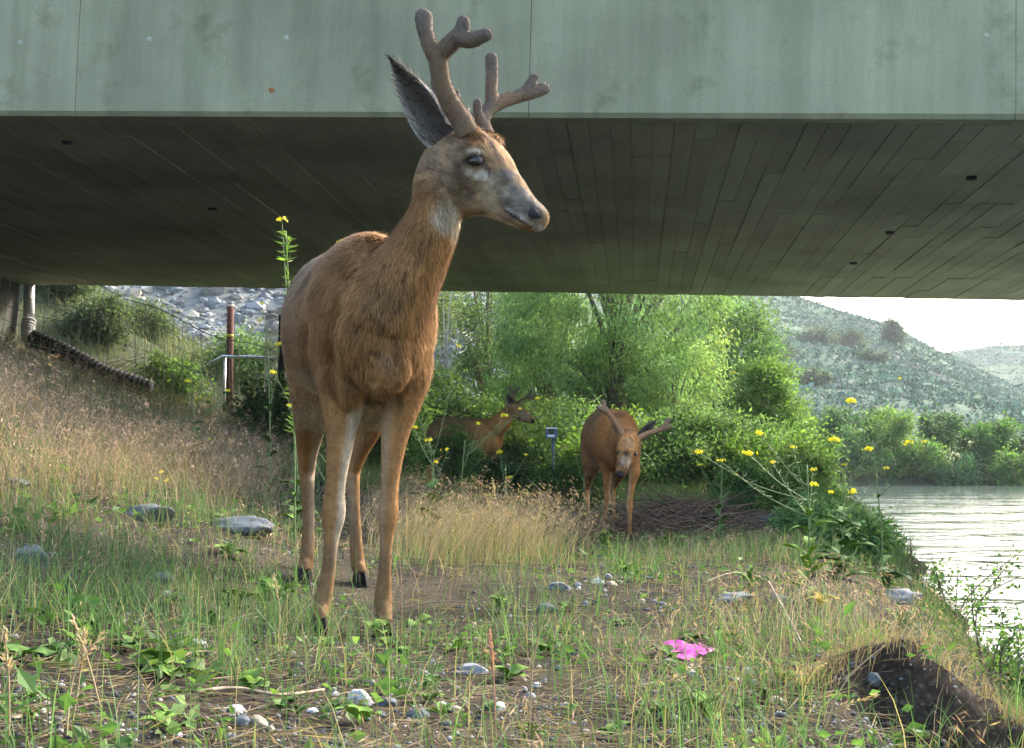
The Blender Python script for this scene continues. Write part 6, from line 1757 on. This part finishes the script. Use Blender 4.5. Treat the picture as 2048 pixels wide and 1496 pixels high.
mustard('mustard right of the front legs of the large buck', on(850, 6.2), P(868, 900, 6.2), T(6.2, (870, 925), (895, 900), (833, 815), (828, 855), (918, 692), (860, 880)), .032, 'lobed', 12, .16, 'mid')
mustard('leaning mustard crossing in front of the profile deer', on(905, 7.2), P(930, 880, 7.2), T(7.2, (1075, 797), (1010, 832), (957, 848), (1040, 818)), .034, 'lance', 9, .13, 'mid')
mustard('mustard in the dry grass below the profile deer', on(1000, 8.4), P(1012, 930, 8.4), T(8.4, (1020, 955), (1053, 910), (978, 990), (1000, 905)), .036, 'lance', 9, .13, 'mid')
mustard('tall mustard with a feathery spike rising behind the large buck rump', on(592, 4.75), P(572, 462, 4.75), T(4.75, (564, 441)), .03, 'lance', 34, .075, 'fresh', True, False)
mustard('mustard whose top flower shows over the back of the large buck', on(672, 5.1), P(684, 500, 5.1), T(5.1, (686, 484), (583, 812), (548, 745)), .024, 'lance', 14, .09, 'mid')
mustard('pale mustard in front of the fine fence mesh', on(540, 8.8), P(535, 650, 8.8), T(8.8, (525, 608), (520, 641), (545, 745), (560, 690)), .042, 'lance', 12, .14, 'mid')
mustard('mustard below the fence left of the marker post', on(385, 8.8), P(388, 790, 8.8), T(8.8, (376, 763), (400, 798), (455, 782), (420, 880)), .038, 'lobed', 14, .16, 'mid')
mustard('short mustard low in the dry grass of the left slope', on(325, 5.6), P(322, 955, 5.6), T(5.6, (322, 945), (312, 958), (332, 962)), .022, 'lance', 10, .09, 'fresh')
mustard('small mustard between the profile deer and the walking buck', on(1165, 10.5), P(1165, 885, 10.5), T(10.5, (1165, 871), (1150, 910)), .035, 'lance', 8, .14, 'mid')
mustard('mustard at the left of the dark boulders', on(1430, 8.2), P(1445, 900, 8.2), T(8.2, (1465, 747), (1400, 930), (1470, 950)), .03, 'lance', 10, .14, 'mid')
mustard('leafy mustard left of the rear leg of the large buck', on(595, 5.6), P(590, 870, 5.6), T(5.6, (584, 810), (600, 905)), .026, 'lobed', 12, .13, 'mid')

# bushy waterside sprig against the water
for k, (px, d, x2, y2, lab) in enumerate([(1880, 5.3, 1915, 1145, 'tall small-leaved sprig standing before the bright water'), (1960, 4.7, 2000, 1215, 'arching small-leaved sprig near the right edge'), (1820, 5.9, 1835, 1190, 'small-leaved sprig left of the tallest by the water'), (1990, 4.2, 2035, 1270, 'low small-leaved sprig over the earth step at the right edge')]):
    b = on(px, d); r = np.random.default_rng(900 + k)
    root = thing('willow_sprig', lab, 'plant', b, 'small-leaved sprigs by the water')
    t = P(x2, y2, d); mb = MB(); cen = []
    for q in range(6):
        e = t + r.normal(0, 0.09, 3) * np.array((1.6, 1, .8)) * (q > 0)
        e[2] = max(e[2], b[2] + 0.12)
        C = catmull([b - np.array((0, 0, .03)), b * .5 + e * .5 + r.normal(0, .03, 3), e], 8)
        mb.add(*tube(C, np.linspace(.004, .0015, len(C)), 5)); cen.append(C[5:])
    mb.build('stems', M['bark'], root)
    cen = np.concatenate(cen); idx = r.integers(0, len(cen), 420)
    V, f, c = leaves(cen[idx] + r.normal(0, .022, (420, 3)), r.normal(0, 1, (420, 3)), .024 * r.uniform(.6, 1.3, 420), .012 * r.uniform(.7, 1.3, 420), vary((0.10, 0.18, 0.055), 420, .3))
    mk('crown', V, f, M['leaf'], root, c, False)

# ------------------------------------------------------------------ single dry stalks close to the camera
def stalk(label, px, py, tx, ty, bend=0.0, head=1, col=(0.42, 0.33, 0.20), tw=1.0):
    b = G(px, min(py, 1520)) if py < 1500 else G(px, py)
    t = P(tx, ty, b[1] + random.uniform(-.05, .05)); t[2] = max(t[2], float(H(t[0], t[1])) + .01)
    L = np.linalg.norm(t - b)
    mid_ = b * .45 + t * .55 + np.array((bend * L, 0, 0.18 * abs(bend) * L))
    C = catmull([b - np.array((0, 0, .01)), mid_, t], 7)
    root = thing('dry_stalk', label, 'grass stalk', b, 'single dry stalks')
    V, f = tube(C, np.linspace(.0015, .0008, len(C)) * tw, 5); mk('stem', V, f, M['dry'], root, np.broadcast_to(np.array(col), (len(V), 3)))
    if head:
        d = C[-1] - C[-3]; d /= np.linalg.norm(d); n = 34
        k = np.sort(rng.random(n)); pos = C[-1] - d * .055 * k[:, None] * head + rng.normal(0, .0015, (n, 3))
        V, f, c = leaves(pos, d + rng.normal(0, .45, (n, 3)), np.full(n, .011), np.full(n, .0035), vary(np.array(col) * 1.15, n, .15)); mk('seed_head', V, f, M['dry'], root, c, False)
stalk('dry foxtail stalk at the lower left edge', 18, 1490, 8, 1262, .02)
stalk('forked dry stalk with nodding head at the lower left', 132, 1478, 205, 1265, -.12)
stalk('straight dry stalk crossing the forked one at the lower left', 205, 1420, 145, 1240, .02)
stalk('upright stalk rising from the forked one at the lower left', 140, 1460, 168, 1260, .02)
stalk('reddish thin stalk standing at the bottom centre', 992, 1480, 980, 1268, .01, 1, (0.42, 0.22, 0.15))
stalk('pale stalk leaning right at the bottom centre', 1058, 1480, 1100, 1200, -.05, 0)
stalk('long arching stalk left of the lobed weeds', 1062, 1478, 1205, 1352, -.22, 0)
stalk('thin pale stalk before the magenta scrap', 1265, 1400, 1350, 1225, .02, 1)
stalk('long leaning stalk right of the magenta scrap', 1240, 1490, 1402, 1325, -.1, 1)
stalk('reddish upright stalk by the front hoof', 802, 1290, 798, 1105, .02, 0, (0.40, 0.27, 0.17))
stalk('arching stalk in front of the dark earth step', 1650, 1480, 1748, 1392, -.25, 1)
stalk('stalk leaning over the gravel by the earth step', 1535, 1450, 1650, 1320, -.15, 1)
stalk('stalk bending left before the earth step face', 1640, 1470, 1770, 1290, -.1, 0)
stalk('broken straw pointing left at the bottom right', 1620, 1425, 1480, 1432, .02, 0)
stalk('thin stalk right of the white cobble', 860, 1480, 880, 1385, .1, 0)
stalk('bent straw over the pale oval cobble', 930, 1380, 1010, 1450, .2, 0)
stalk('short foxtail left of the large buck hoof', 560, 1290, 545, 1150, .05)
stalk('upright foxtail in the left grass', 215, 1150, 210, 1030, .03)
stalk('second upright foxtail in the left grass nearer the edge', 80, 1120, 85, 1040, .03)
stalk('tall seeded stalk standing in the centre dry tuft', 1000, 1160, 985, 960, .04)

# ------------------------------------------------------------------ the air
def haze(density):
    m, nt, out = nodes_of('haze')
    v = nt.nodes.new('ShaderNodeVolumePrincipled')
    v.inputs['Color'].default_value = (0.90, 0.96, 1.0, 1)
    v.inputs['Density'].default_value = density
    v.inputs['Anisotropy'].default_value = 0.0
    nt.links.new(v.outputs[0], out.inputs['Volume'])
    V, f = box_between((-720, -70, -8), (720, 910, 135))
    o = mk('haze', V, f, m, smooth=False)
    return tag(o, 'thin pale summer haze over the valley', kind='stuff')
haze(0.00035)
